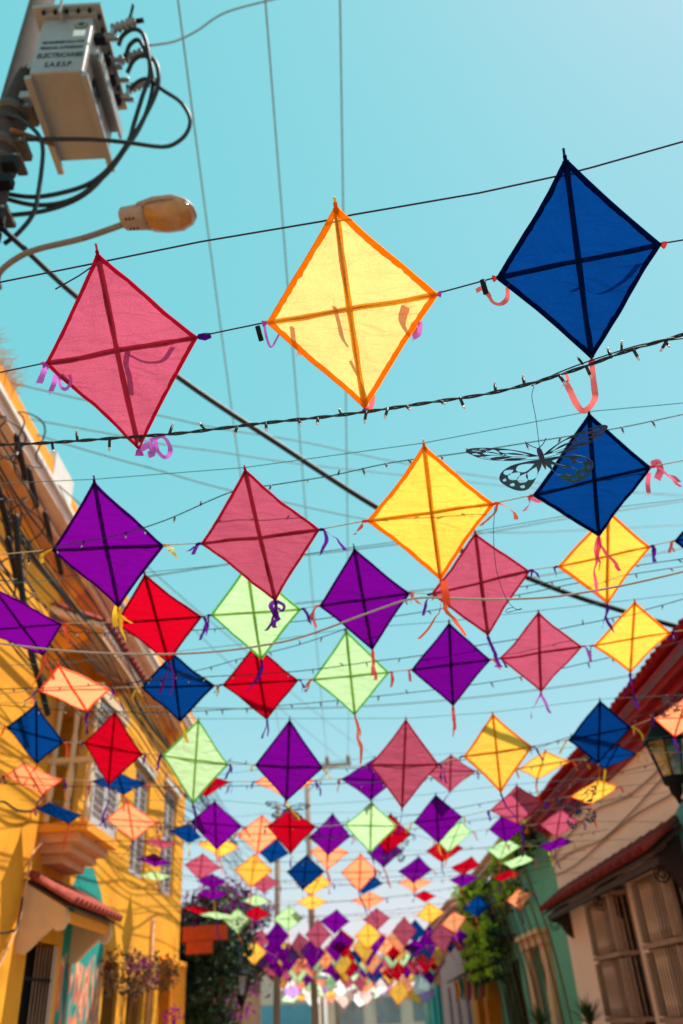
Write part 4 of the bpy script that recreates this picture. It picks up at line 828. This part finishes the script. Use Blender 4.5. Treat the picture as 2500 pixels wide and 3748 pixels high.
def make_kite(k, n, label, group, det, ribs, seed, name='kite'):
    rg = np.random.default_rng(seed); T, R_, B, L, C_ = [np.array(k[q]) for q in 'TRBLC']; c = k['c']
    root = empty(name, tuple(C_), label, 'kite', group)
    W_ = np.linalg.norm(R_ - L); nr = np.cross(R_ - L, T - B); nr /= np.linalg.norm(nr)
    if nr.dot(EYE - C_) < 0: nr = -nr
    P = [T, R_, B, L]; ph = rg.random(8) * 6.28; amp = .006 * W_ / .65 * (1.4 if c == 'pink' else 1.1)
    m = MB(); hem = MB(); conc = .008 + .022 * rg.random()
    for i in range(4):
        a_, b_ = P[i], P[(i + 1) % 4]; mid = (a_ + b_) / 2; V = []; idx = {}
        cc = conc * (.6 + .8 * rg.random())
        def pt(wa, wb):
            s_ = wa + wb; p = C_ + (a_ - C_) * wa + (b_ - C_) * wb
            p = p + (C_ - mid) * cc * 4 * wa * wb * s_
            rp = wa - wb
            rad = s_ * s_ * (1 - s_) * 3 + .35 * s_ * s_
            p = p + nr * amp * (math.sin(ph[i] + rp * 3.3) * 1.2 * s_ * (1 - abs(rp) * .6) + .55 * math.sin(ph[i + 4] + rp * 13 + s_ * 3) * rad)
            return p
        for x in range(n + 1):
            for y in range(n + 1 - x):
                idx[(x, y)] = len(V); V.append(pt(x / n, y / n))
        F = []
        for x in range(n):
            for y in range(n - x):
                F.append((idx[(x, y)], idx[(x + 1, y)], idx[(x, y + 1)]))
                if x + y < n - 1: F.append((idx[(x + 1, y)], idx[(x + 1, y + 1)], idx[(x, y + 1)]))
        m.add(V, F, True)
        hn = max(3, n * 2 if det > 1 else n); hw = {'yellow': .088, 'blue': .085, 'pink': .062}.get(c, .068); A, Bv = [], []
        for j in range(hn + 1):
            t = j / hn; o = pt(1 - t, t); w = hw * (1 + (.06 * rg.normal() if 0 < j < hn and det > 1 else 0)); q = pt((1 - t) * (1 - w), t * (1 - w))
            A.append(o + nr * .0035 + (o - C_) * .004); Bv.append(q + nr * .0045)
        hv = A + Bv; N_ = hn + 1
        hem.add(hv, [(j, j + 1, N_ + j + 1, N_ + j) for j in range(hn)], True)
    m.build('sail', sailm('overexposed_yellow' if det > 1 and c == 'yellow' and C_[1] < 3 else c), root); hem.build('hem', hemm(c), root)
    r = .0048 * W_ / .65
    up = (T - B) / np.linalg.norm(T - B); wob = lambda: nr * rg.normal() * .003 + up * rg.normal() * .002
    sp = MB(); st = .035 * W_ if det > 0 else .01
    pts = [B - up * .012, B + (C_ - B) * .5 + wob(), C_ + wob(), C_ + (T - C_) * .5 + wob(), T + up * st * (.5 + rg.random())]; sp.tube([p - nr * r * 1.15 for p in pts], r, 7 if det > 1 else 5); sp.build('spine', sparm(c), root)
    def sleeve(pp, across):
        q = spline([p + nr * .0028 for p in pp], 4); s_ = MB(); s_.strip(q, [across] * len(q), [.0235 * W_ / .65 * (1 + .07 * rg.normal()) for _ in q]); s_.build('sleeve', cloth('sleeve_' + c, SPR.get(c, HM[c]), .6, 300, .12), root)
    if det > 0 or n > 2: sleeve([B + up * .01, pts[1], pts[2], pts[3], T - up * .01], (R_ - L) / W_)
    sp = MB(); sd2 = (R_ - L) / W_
    pts = [L - sd2 * .008, L + (C_ - L) * .5 + wob(), C_ + wob(), C_ + (R_ - C_) * .5 + wob(), R_ + sd2 * .008]; sp.tube([p - nr * r * 1.1 for p in pts], r * .95, 7 if det > 1 else 5); sp.build('cross_spar', sparm(c), root)
    if det > 0 or n > 2: sleeve([L + sd2 * .01, pts[1], pts[2], pts[3], R_ - sd2 * .01], up)
    if det > 0:
        m = MB(); m.tube([T - up * .03, T + up * .006], r * 1.5, 7); m.build('tip_cap', hemm(c), root)
    for (tip, out, rc, ln, cnt, w) in ribs:
        p = {'L': L, 'R': R_, 'B': B}[tip]; o = {'L': -sd2, 'R': sd2, 'B': -up}[tip] if out is None else out
        m = MB()
        m.tube([p - o * .012, p + o * .008, p + o * .026], [r * 1.2, r * 1.9, r * 1.1], 7)
        for q in range(cnt): ribbon_strip(m, p + o * .015, o, ln * (.6 + .7 * rg.random()), w, rg, 1.0 if det > 1 else .6)
        m.build('ribbon', ribm(rc), root)
    return root, nr

COLN = {'green': 'light green'}
KSOL = []
for ri, row in enumerate(ROWS):
    sol = solve_row(row); KSOL.append(sol); det = 2 if ri < 2 else (1 if ri < 7 else 0); n = (12, 9, 7, 6, 5)[ri] if ri < 5 else 4
    for ki, k in enumerate(sol):
        rg = np.random.default_rng(1000 + ri * 20 + ki); ch = RCH[k['c']]; rc = ch[int(rg.integers(len(ch)))]
        if ri == 0: rc = ('orchid', 'orchid', 'salmon')[ki]
        if ri == 1: rc = ('yellow', 'purple', 'orange', 'pink')[ki]
        ribs = []; sc_ = 1.0
        if ri == 0: ribs = []                      # hand-laid below
        elif ri < 8:
            bl = (.16 + .2 * rg.random())
            ribs = [('B', None, rc, bl, 2 if ri < 4 else 1, .028), ('R', None, rc, .10 + .08 * rg.random(), 2, .024), ('L', None, rc, .08 + .06 * rg.random(), 1 + int(rg.random() < .5), .024)]
        else:
            ribs = [('B', None, rc, .2 + .2 * rg.random(), 1, .03)] + ([('R', None, rc, .15, 1, .03)] if rg.random() < .6 else [])
        rown = 'the front row' if ri == 0 else 'the %s row from the camera' % ORD[ri]
        lab = '%s kite with %s ribbons, %s from left in %s' % (COLN.get(k['c'], k['c']), rc, ORD[ki], rown)
        k['root'], k['n'] = make_kite(k, n, lab, 'kites strung across the street', det, ribs, 500 + ri * 31 + ki)

# far rows, too small to tell one from another
cyc = ['blue', 'orange', 'purple', 'red', 'green', 'purple', 'pink', 'yellow']; fi = 0
for ri in range(15):
    Yr = 26.5 + ri * 1.3; rg = np.random.default_rng(70 + ri)
    for ki in range(8):
        x = -3.4 + .95 * ki + .16 * rg.normal(); z = 3.42 + .16 * rg.normal() - .015 * ri + .02 * (x ** 2) / 2
        c = cyc[(ki * 1 + ri * 3 + int(rg.integers(2))) % 8]
        if rg.random() < .06: continue
        til = math.radians(30 + 9 * rg.normal()); roll = .07 * rg.normal(); yaw = .12 * rg.normal()
        up = np.array([math.sin(roll), -math.sin(til), math.cos(til)]); up /= np.linalg.norm(up); sdv = np.array([math.cos(yaw), math.sin(yaw), -math.sin(roll)]); sdv -= up * up.dot(sdv); sdv /= np.linalg.norm(sdv)
        C_ = np.array([x, Yr + .1 * rg.normal(), z]); k = dict(c=c, C=C_, T=C_ + up * .43, B=C_ - up * .48, L=C_ - sdv * .37, R=C_ + sdv * .37); fi += 1
        ch = RCH[c]; fl = 'small %s kite far down the street among the crowded distant kites' % COLN.get(c, c)
        make_kite(k, 2, fl, 'distant kites', 0, [('B', None, ch[0], .25, 1, .035)], 3000 + fi)
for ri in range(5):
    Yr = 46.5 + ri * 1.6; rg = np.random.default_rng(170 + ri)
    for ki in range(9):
        x = -3.5 + .95 * ki + .2 * rg.normal(); z = 2.9 + .26 * rg.normal(); c = ['white', 'pale_pink', 'lilac', 'white', 'pale_green', 'pale_pink', 'yellow', 'white', 'orange'][(ki + 2 * ri) % 9]  # white and pastel colours carry the overexposed glow of these kites
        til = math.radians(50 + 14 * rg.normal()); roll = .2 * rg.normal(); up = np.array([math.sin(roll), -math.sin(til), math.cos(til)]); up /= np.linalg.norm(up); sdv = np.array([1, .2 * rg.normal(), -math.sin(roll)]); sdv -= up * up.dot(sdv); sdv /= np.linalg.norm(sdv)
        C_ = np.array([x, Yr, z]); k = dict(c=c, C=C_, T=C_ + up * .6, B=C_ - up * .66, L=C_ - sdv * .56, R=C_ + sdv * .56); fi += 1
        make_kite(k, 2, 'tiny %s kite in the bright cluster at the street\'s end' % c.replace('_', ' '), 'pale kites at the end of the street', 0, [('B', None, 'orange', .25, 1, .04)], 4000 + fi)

# hand-laid ribbons of the front rows
def behind(k, u, v, d):
    r = ray(u, v); t = k['n'].dot(k['C'] - EYE) / k['n'].dot(r); return EYE + r * t - k['n'] * d
def px_ribbon(ki, pts, w, rc, dz=0.0, tip=None, name='ribbon', flat=.5, twist=0.0, n=5):
    k = KSOL[ki[0]][ki[1]]; base = k[tip] if tip else k['C']; z = (base - EYE).dot(M[:, 2]) + dz
    W = spline([at(u, v, z + .02 * math.sin(i * 1.7)) if dz < .04 else behind(k, u, v, dz * .6) for i, (u, v) in enumerate(pts)], n); S_ = []
    for i in range(len(W)):
        t = W[min(i + 1, len(W) - 1)] - W[max(i - 1, 0)]; t /= np.linalg.norm(t) + 1e-9; s = np.cross(t, M[:, 2]); s /= np.linalg.norm(s) + 1e-9
        a = flat * math.sin(twist * i / len(W) * 6.28 + ki[1]); S_.append(s * math.cos(a) + M[:, 2] * math.sin(a))
    rg = np.random.default_rng(int(pts[0][0])); m = MB(); m.strip(W, S_, [w * (1 + .05 * rg.normal()) for _ in W])
    for e, q, s in ((W[0], W[1], S_[0]), (W[-1], W[-2], S_[-1])):          # frayed threads
        d = e - q; d /= np.linalg.norm(d) + 1e-9
        for _ in range(5):
            o = e + s * w * (rg.random() - .5); v1 = d * .4 + rg.normal(size=3) * .45; ln = .012 + .03 * rg.random(); m.strip([o, o + v1 * ln * .5, o + v1 * ln + np.array([0, 0, -.006])], [s] * 3, [.0018, .0014, .0008])
    m.build(name, ribm(rc), k['root'])
def knot(ki, u, v, tip, rc, r=.012, d=(0, 0)):
    k = KSOL[ki[0]][ki[1]]; z = (k[tip] - EYE).dot(M[:, 2]); a, b = at(u, v, z), at(u + d[0], v + d[1], z); m = MB(); m.tube([k[tip], a, b], [r * .8, r * 1.2, r * .8], 8); m.build('knot', ribm(rc), k['root'])
A0, A1, A2 = (0, 0), (0, 1), (0, 2)
px_ribbon(A0, [(108, 836), (100, 855), (90, 880)], .026, 'orchid', -.01, 'L'); px_ribbon(A0, [(128, 860), (124, 880), (117, 898)], .022, 'orchid', .02, 'L'); px_ribbon(A0, [(135, 866), (140, 888), (152, 893), (162, 878), (160, 858)], .014, 'orchid', .02, 'L', flat=.9)
px_ribbon(A0, [(322, 1030), (345, 1022), (350, 1040), (340, 1044)], .03, 'orchid', .02, 'B'); px_ribbon(A0, [(345, 1012), (372, 1002), (388, 1020), (390, 1040), (378, 1050), (362, 1035), (356, 1010)], .022, 'orchid', .03, 'B', flat=.9, twist=1)
px_ribbon(A0, [(300, 800), (296, 830), (304, 860), (310, 900)], .022, 'orchid', .05, 'C'); px_ribbon(A0, [(300, 808), (340, 825), (380, 822), (405, 790)], .018, 'orchid', .05, 'C')
px_ribbon(A0, [(150, 850), (165, 870), (158, 890)], .02, 'orchid', .05, 'L')
knot(A0, 320, 1046, 'B', 'orchid', .016); knot(A0, 470, 773, 'R', 'purple', .013, (14, -3)); knot(A0, 98, 838, 'L', 'orchid', .011)
px_ribbon(A1, [(606, 742), (612, 775), (622, 797), (634, 780), (640, 768)], .013, 'orchid', .02, 'L', flat=.9); px_ribbon(A1, [(680, 745), (684, 770), (690, 800), (688, 824)], .026, 'salmon', .05, 'L')
px_ribbon(A1, [(775, 700), (788, 740), (796, 770), (808, 790)], .026, 'salmon', .05, 'C'); px_ribbon(A1, [(815, 820), (830, 850), (848, 885), (856, 925), (848, 952), (838, 945)], .026, 'salmon', .05, 'C')
px_ribbon(A1, [(940, 700), (932, 735), (948, 765), (960, 770)], .04, 'salmon', .05, 'R'); px_ribbon(A1, [(965, 740), (962, 765), (948, 775)], .02, 'orchid', .02, 'R')
knot(A1, 1013, 675, 'R', 'orchid', .011); knot(A1, 602, 743, 'L', 'orchid', .010); knot(A1, 838, 944, 'B', 'orchid', .012)
px_ribbon(A2, [(1165, 660), (1164, 685), (1150, 698), (1132, 694), (1120, 675), (1108, 662), (1093, 668)], .020, 'salmon', .02, 'L', flat=.7, twist=1)
px_ribbon(A2, [(1359, 828), (1361, 860), (1365, 895), (1366, 912), (1356, 932), (1338, 943), (1322, 925), (1310, 900), (1300, 880)], .026, 'salmon', .0, 'B', flat=.5, twist=1.0)
px_ribbon(A2, [(1296, 880), (1304, 872), (1298, 855)], .012, 'salmon', .0, 'B'); px_ribbon(A2, [(1325, 662), (1350, 652), (1385, 665), (1440, 640), (1480, 600)], .026, 'purple', .06, 'C')
knot(A2, 1528, 563, 'R', 'salmon', .013); knot(A2, 1132, 640, 'L', 'salmon', .012); knot(A2, 1359, 836, 'B', 'salmon', .014)
px_ribbon((1, 0), [(270, 1392), (264, 1412), (266, 1438)], .036, 'yellow', -.01, 'B'); px_ribbon((1, 2), [(1018, 1333), (1022, 1358), (1026, 1388)], .05, 'orange', -.01, 'B'); px_ribbon((1, 3), [(1373, 1233), (1367, 1262), (1371, 1285), (1364, 1310), (1368, 1335), (1370, 1362)], .02, 'pink', -.01, 'B', flat=.9, twist=1.4)
px_ribbon((1, 3), [(1496, 1068), (1510, 1062), (1516, 1080), (1508, 1100)], .04, 'pink', .02, 'R'); px_ribbon((1, 3), [(1490, 1085), (1487, 1110), (1489, 1132)], .026, 'pink', .02, 'R'); px_ribbon((1, 1), [(632, 1380), (622, 1392), (640, 1425)], .03, 'purple', -.01, 'B'); px_ribbon((1, 1), [(636, 1380), (652, 1390), (648, 1402), (638, 1396)], .018, 'purple', -.01, 'B')
px_ribbon((1, 3), [(1240, 1150), (1232, 1150), (1215, 1142)], .02, 'pink', .02, 'L')
# black clips on the front string
for ki, (u, v) in (((0, 1), (596, 765)), ((0, 2), (1112, 658))):
    k = KSOL[0][ki[1]]; z = (k['L'] - EYE).dot(M[:, 2]); a, b = at(u - 5, v - 16, z - .01), at(u + 4, v + 17, z - .01); m = MB(); m.tube([a, b], .0105, 8)
    tag(m.build('black_clip', IRON, None, origin=tuple(a)), 'small black sleeve clipped on the string left of the %s front-row kite' % k['c'], 'clip')

# strings the kites hang on
for ri, sol in enumerate(KSOL):
    pts = []
    for k in sol: pts += [k['L'] - k['n'] * .004, k['C'] - k['n'] * .03, k['R'] - k['n'] * .004]
    d = (pts[0] - pts[1]); d /= np.linalg.norm(d); e = pts[-1] - pts[-2]; e /= np.linalg.norm(e)
    s0 = pts[0] + d * max(.05, (pts[0][0] + 4.22) / max(.2, -d[0])) if pts[0][0] > -4.1 else None; e0 = pts[-1] + e * max(.05, (4.27 - pts[-1][0]) / max(.2, e[0])) if pts[-1][0] < 4.15 else None
    P = ([s0] if s0 is not None else []) + pts + ([e0] if e0 is not None else [])
    m = MB(); m.tube(P, .0032 if ri < 3 else .004, 5); rown = 'front' if ri == 0 else ORD[ri]
    tag(m.build('kite_string', STRING if ri == 0 else STRINGL, None, origin=tuple(P[0])), 'string carrying the %s row of kites by their side tips' % rown, 'string', 'strings the kites hang on')
    if 0 < ri < 8:
        T = [k['T'] - k['n'] * .012 for k in sol]; dT = T[0] - T[1]; dT /= np.linalg.norm(dT); P = [np.array([-4.2, T[0][1], T[0][2] + .05])] + T + [np.array([4.25, T[-1][1], T[-1][2] + .12])]
        m = MB(); m.tube(P, .0025, 4); tag(m.build('upper_string', mat('teal_string', lin(40, 120, 120), .8, 40, .2), None, origin=tuple(P[0])), 'thin teal string tied to the kite tops of the %s row' % ORD[ri], 'string', 'thin strings at the kite tops')
tz = [(k['T'] - EYE).dot(M[:, 2]) + .05 for k in KSOL[0]]
P = [at(u, v, np.interp(u, [223, 770, 1297], tz)) for u, v in ((-40, 656), (0, 648), (210, 606), (460, 555), (740, 508), (810, 493), (1100, 443), (1290, 402), (1360, 384), (1568, 325), (1640, 302))]
m = MB(); m.tube(P, .0036, 6); tag(m.build('upper_string', STRING, None, origin=tuple(P[0])), 'dark twine passing behind the tops of the front row kites', 'string', 'thin strings at the kite tops')
m = MB(); z = tz[0]; m.tube([at(212, 612, z - .05), at(180, 634, z - .06), at(127, 664, z - .07)], .003, 5); tag(m.build('loose_twine_end', STRING, None, origin=tuple(at(212, 612, z))), 'loose twine end sticking out left of the pink front kite\'s top', 'string')

# ------------------------------------------------------------------ fairy-light strings
CLEAR = mat('led_lens', lin(210, 196, 190), .2, 30, .1, spec=.7)
def bulb_mesh(s):
    m = MB(); m.tube([(0, 0, .004), (0, 0, -.030 * s)], .0052 * s, 7); nf = len(m.f); m.tube([(0, 0, -.030 * s), (0, 0, -.040 * s), (0, 0, -.044 * s)], [.0042 * s, .004 * s, .0015 * s], 7)
    me = m.mesh('bulb', CABLE); me.materials.append(CLEAR)
    for i, p in enumerate(me.polygons): p.material_index = 1 if i >= nf else 0
    return me
BM1, BM2 = bulb_mesh(1.0), bulb_mesh(1.25)
def fairy(P, r, step, label, strands=2, bm=BM1, seed=0):
    rg = np.random.default_rng(seed); root = empty('fairy_light_string', tuple(P[0]), label, 'string lights', 'fairy-light strings across the street'); m = MB()
    L_ = [0]
    for a, b in zip(P, P[1:]): L_.append(L_[-1] + np.linalg.norm(b - a))
    tot = L_[-1]
    def at_l(s):
        i = min(len(P) - 2, max(0, int(np.searchsorted(L_, s)) - 1)); q = (s - L_[i]) / max(1e-9, L_[i + 1] - L_[i]); return P[i] + (P[i + 1] - P[i]) * q
    if strands > 1:
        nn = int(tot / .03)
        for q in range(strands):
            m.tube([at_l(tot * i / nn) + r * 1.05 * np.array([0, math.cos(i * .9 + q * 3.14), math.sin(i * .9 + q * 3.14)]) for i in range(nn + 1)], r, 5)
    else: m.tube(P, r, 5)
    m.build('cable', CABLE, root); s = step * rg.random()
    while s < tot:
        p = at_l(s); up_ = rg.random() < .2; rx_ = .35 * rg.normal() + (math.pi if up_ else 0); inst('bulb', bm, root, tuple(p), (rx_, .4 * rg.normal(), rg.random() * 6)); s += step * (.6 + .8 * rg.random())
def px_line(pts, d0, d1, n=6):
    u0, u1 = pts[0][0], pts[-1][0]
    return spline([at(u, v, d0 + (d1 - d0) * (u - u0) / (u1 - u0)) for u, v in pts], n)
fairy(px_line([(-40, 1022), (0, 1021), (120, 1016), (300, 1003), (420, 994), (600, 972), (790, 952), (980, 925), (1140, 900), (1300, 856), (1440, 806), (1568, 768), (1650, 740)], 3.62, 3.12), .0042, .125, 'nearest dark fairy-light string, just below the front row of kites', 2, BM2, 1)
fairy(px_line([(1220, 886), (1300, 848), (1440, 800), (1500, 786), (1568, 777), (1650, 770)], 3.27, 3.14), .003, .15, 'short second strand running beside the nearest fairy lights at right', 1, BM1, 2)
fairy(px_line([(60, 1282), (131, 1254), (255, 1232), (378, 1195), (530, 1130), (636, 1112), (760, 1092), (900, 1062), (1060, 1040), (1200, 1018), (1400, 986), (1500, 966), (1600, 944)], 4.4, 4.45), .0032, .17, 'fairy-light string crossing the purple and over the second kite row', 1, BM1, 3)
fairy(px_line([(-40, 1436), (195, 1452), (300, 1452), (464, 1446), (669, 1428), (762, 1417), (850, 1395), (940, 1377), (1080, 1358), (1190, 1348), (1340, 1322), (1440, 1302), (1600, 1278)], 6.5, 5.6), .0036, .2, 'fairy-light string through the middle of the third kite row', 1, BM1, 4)
fairy(px_line([(250, 1580), (313, 1565), (454, 1539), (550, 1513), (669, 1485), (762, 1455), (850, 1425), (1000, 1400), (1210, 1362), (1340, 1336), (1568, 1300)], 6.7, 5.9), .0036, .22, 'fairy-light string climbing right between third and fourth kite rows', 1, BM1, 5)
fairy(px_line([(-40, 1583), (160, 1577), (313, 1566), (458, 1555), (682, 1541), (869, 1517), (965, 1505), (1096, 1482), (1192, 1466), (1290, 1443), (1396, 1421), (1492, 1397), (1600, 1366)], 7.0, 6.3), .004, .2, 'fairy-light string across the middle of the fourth kite row', 1, BM1, 6)
fairy(px_line([(-40, 1615), (160, 1631), (313, 1635), (441, 1633), (579, 1625), (768, 1609), (850, 1600), (994, 1584), (1154, 1562), (1274, 1538), (1402, 1509), (1508, 1487), (1600, 1462)], 7.9, 7.0), .004, .22, 'fairy-light string just under the fourth kite row', 1, BM2, 7)
fairy(px_line([(-20, 1668), (147, 1698), (196, 1709), (328, 1729), (372, 1735), (527, 1749), (611, 1760), (678, 1764), (774, 1764), (860, 1762), (1010, 1751), (1210, 1722), (1300, 1694), (1450, 1650), (1600, 1600)], 9.2, 9.0), .0045, .24, 'fairy-light string across the middle of the fifth kite row', 1, BM2, 8)
for q in range(9):
    Yr = 9.4 + 1.55 * q; z0_ = 4.15 - .03 * q; sag = .30 + .08 * math.sin(q * 2.1)
    P = [np.array([x, Yr + .1 * math.sin(x + q), z0_ + .12 * (x / 4.2) * math.sin(q * 1.3) - sag * (1 - (x / 4.25) ** 2)]) for x in np.linspace(-4.2, 4.25, 16)]
    fairy(P, .0045, .3, 'fairy-light string strung wall to wall before the %s kite row' % ORD[min(12, q + 5)] if q < 8 else 'farthest fairy-light string among the distant kites', 1, BM2, 20 + q)

# ------------------------------------------------------------------ cut-out butterflies
def flat_mesh(name, outer, holes, th, mt):
    cu = bpy.data.curves.new(name, 'CURVE'); cu.dimensions = '2D'; cu.fill_mode = 'BOTH'; cu.extrude = th
    for poly in [outer] + holes:
        s = cu.splines.new('POLY'); s.points.add(len(poly) - 1); s.use_cyclic_u = True
        for p, q in zip(s.points, poly): p.co = (q[0], q[1], 0, 1)
    tmp = bpy.data.objects.new('tmp', cu); COL.objects.link(tmp); bpy.context.view_layer.update()
    me = bpy.data.meshes.new_from_object(tmp.evaluated_get(bpy.context.evaluated_depsgraph_get())); bpy.data.objects.remove(tmp); me.materials.clear(); me.materials.append(mt); me.name = name; return me
def smooth2(pts, n=6): return [(p[0], p[1]) for p in spline([np.array([*p, 0.0]) for p in list(pts) + [pts[0]]], n)[:-1]]
def drop(p, q, w):
    w = w * 1.05; p, q = np.array(p, float), np.array(q, float); d = q - p; nrm = np.array([-d[1], d[0]]) / np.linalg.norm(d)
    return smooth2([p, p + d * .35 + nrm * w * .45, p + d * .75 + nrm * w * .62, q, p + d * .75 - nrm * w * .62, p + d * .35 - nrm * w * .45], 4)
BFM = mat('butterfly_sheet', lin(10, 44, 92), .4, 8, .3, spec=.5, stain=lin(16, 110, 100), smount=.8)
fo = smooth2([(.008, .03), (.05, .09), (.12, .16), (.2, .205), (.255, .215), (.275, .19), (.262, .15), (.24, .10), (.20, .055), (.13, .02), (.06, .003), (.01, 0)])
FH = [drop((.035, .05), (.15, .155), .03), drop((.04, .035), (.135, .105), .03), drop((.15, .115), (.19, .18), .026), drop((.145, .10), (.215, .15), .026), drop((.13, .085), (.222, .10), .026), drop((.11, .06), (.2, .068), .024), drop((.06, .02), (.15, .035), .02), drop((.175, .17), (.22, .2), .018), drop((.215, .165), (.25, .195), .02), drop((.225, .125), (.256, .16), .016)]
ho = smooth2([(.008, -.005), (.06, -.008), (.13, -.02), (.18, -.055), (.195, -.10), (.17, -.145), (.135, -.175), (.095, -.178), (.06, -.14), (.03, -.085), (.008, -.04)])
HH = [drop((.035, -.025), (.115, -.055), .036), drop((.03, -.045), (.075, -.12), .034), drop((.075, -.075), (.115, -.13), .034), drop((.1, -.065), (.155, -.1), .034), drop((.125, -.045), (.17, -.065), .024), drop((.1, -.145), (.115, -.165), .016), drop((.14, -.125), (.155, -.145), .016), drop((.168, -.09), (.18, -.11), .012)]
FWM, HWM = flat_mesh('forewing', fo, FH, .0012, BFM), flat_mesh('hindwing', ho, HH, .0012, BFM)
bd = MB(); bd.tube([(0, .09, 0), (0, .075, 0), (0, .04, 0), (0, .0, 0), (0, -.06, 0), (0, -.10, 0)], [.004, .010, .012, .011, .008, .003], 8); bd.tube([(0, .085, 0), (.025, .13, .005), (.04, .16, .0)], .002, 5); bd.tube([(0, .085, 0), (-.025, .13, .005), (-.04, .16, .0)], .002, 5)
BDM = bd.mesh('body', BFM)
def butterfly(c, e1, e2, s, dih, label, bend=(0, 0)):
    e1 = np.array(e1, float); e1 /= np.linalg.norm(e1); e2 = np.array(e2, float); e2 -= e1 * e1.dot(e2); e2 /= np.linalg.norm(e2); e3 = np.cross(e1, e2)
    root = empty('butterfly', tuple(c), label, 'butterfly', 'cut-out butterflies among the kites')
    B3 = Matrix(((e1[0], e2[0], e3[0]), (e1[1], e2[1], e3[1]), (e1[2], e2[2], e3[2])))
    o = inst('body', BDM, root, tuple(c)); o.rotation_euler = B3.to_euler(); o.scale = (s, s, s)
    for sg in (1, -1):
        for nm, me in (('forewing', FWM), ('hindwing', HWM)):
            R = B3 @ Matrix.Rotation(bend[nm == 'hindwing'], 3, 'X') @ Matrix.Rotation(-sg * dih, 3, 'Y'); o = inst(nm, me, root, tuple(c)); o.rotation_euler = R.to_euler(); o.scale = (sg * s, s, s)
    return root
cr_, cu_, cf_ = M[:, 0], -M[:, 1], M[:, 2]
z = 3.32; c = at(1244, 1052, z); butterfly(c, cr_ * .93 + cu_ * .15 - cf_ * .33, cr_ * -.37 + cu_ * .39 - cf_ * .84, 1.0, -.05, 'large dark butterfly cut-out hanging in front of the second blue kite', (.14, -.3))
m = MB(); m.tube(spline([at(1226, 886, z - .03), at(1221, 912, z), at(1230, 960, z), at(1240, 1040, z)], 5), .0014, 4); tag(m.build('butterfly_thread', STRING, None, origin=tuple(at(1226, 886, z))), 'thread from the nearest fairy lights down to the large butterfly', 'thread')
for u, v, Yb, s, rol, lab in ((1326, 1858, 8.2, .85, .25, 'dark butterfly cut-out facing us below the yellow kite at right'), (660, 1856, 10.6, 1.05, -.1, 'pale blurred butterfly cut-out just above the red seventh-row kite'), (1556, 1612, 6.6, .8, .1, 'dark butterfly cut-out above the lantern at the right edge'), (545, 2118, 19.5, .9, .2, 'tiny dark butterfly on a light green far kite'), (905, 1955, 14, .9, 0, 'pale butterfly cut-out between the distant orange and purple kites'), (965, 2195, 24, 1.2, .1, 'tiny dark butterfly low among the far kites at right'), (680, 2190, 24, 1.2, -.2, 'tiny blue butterfly low among the far kites at left')):
    c = on(u, v, 1, Yb); e1 = np.array([math.cos(rol), .1, math.sin(rol)]); e2 = np.array([-math.sin(rol), -.5, math.cos(rol)])
    if v < 1700 or u == 660: e2 = np.array([-.1, -.9, .35])
    butterfly(c, e1, e2, s, .25, lab)
# wire hook hanging before the pink kite
zz = 3.95; P = [at(u, v, zz) for u, v in ((1136, 1162), (1133, 1230), (1140, 1310), (1160, 1370), (1176, 1392), (1190, 1400), (1198, 1397), (1180, 1402), (1162, 1406), (1165, 1398), (1178, 1394))]
m = MB(); m.tube(spline(P, 5), .0016, 5); tag(m.build('wire_hook', STRING, None, origin=tuple(P[0])), 'thin bent wire hook dangling in front of the pink third-row kite', 'hook')
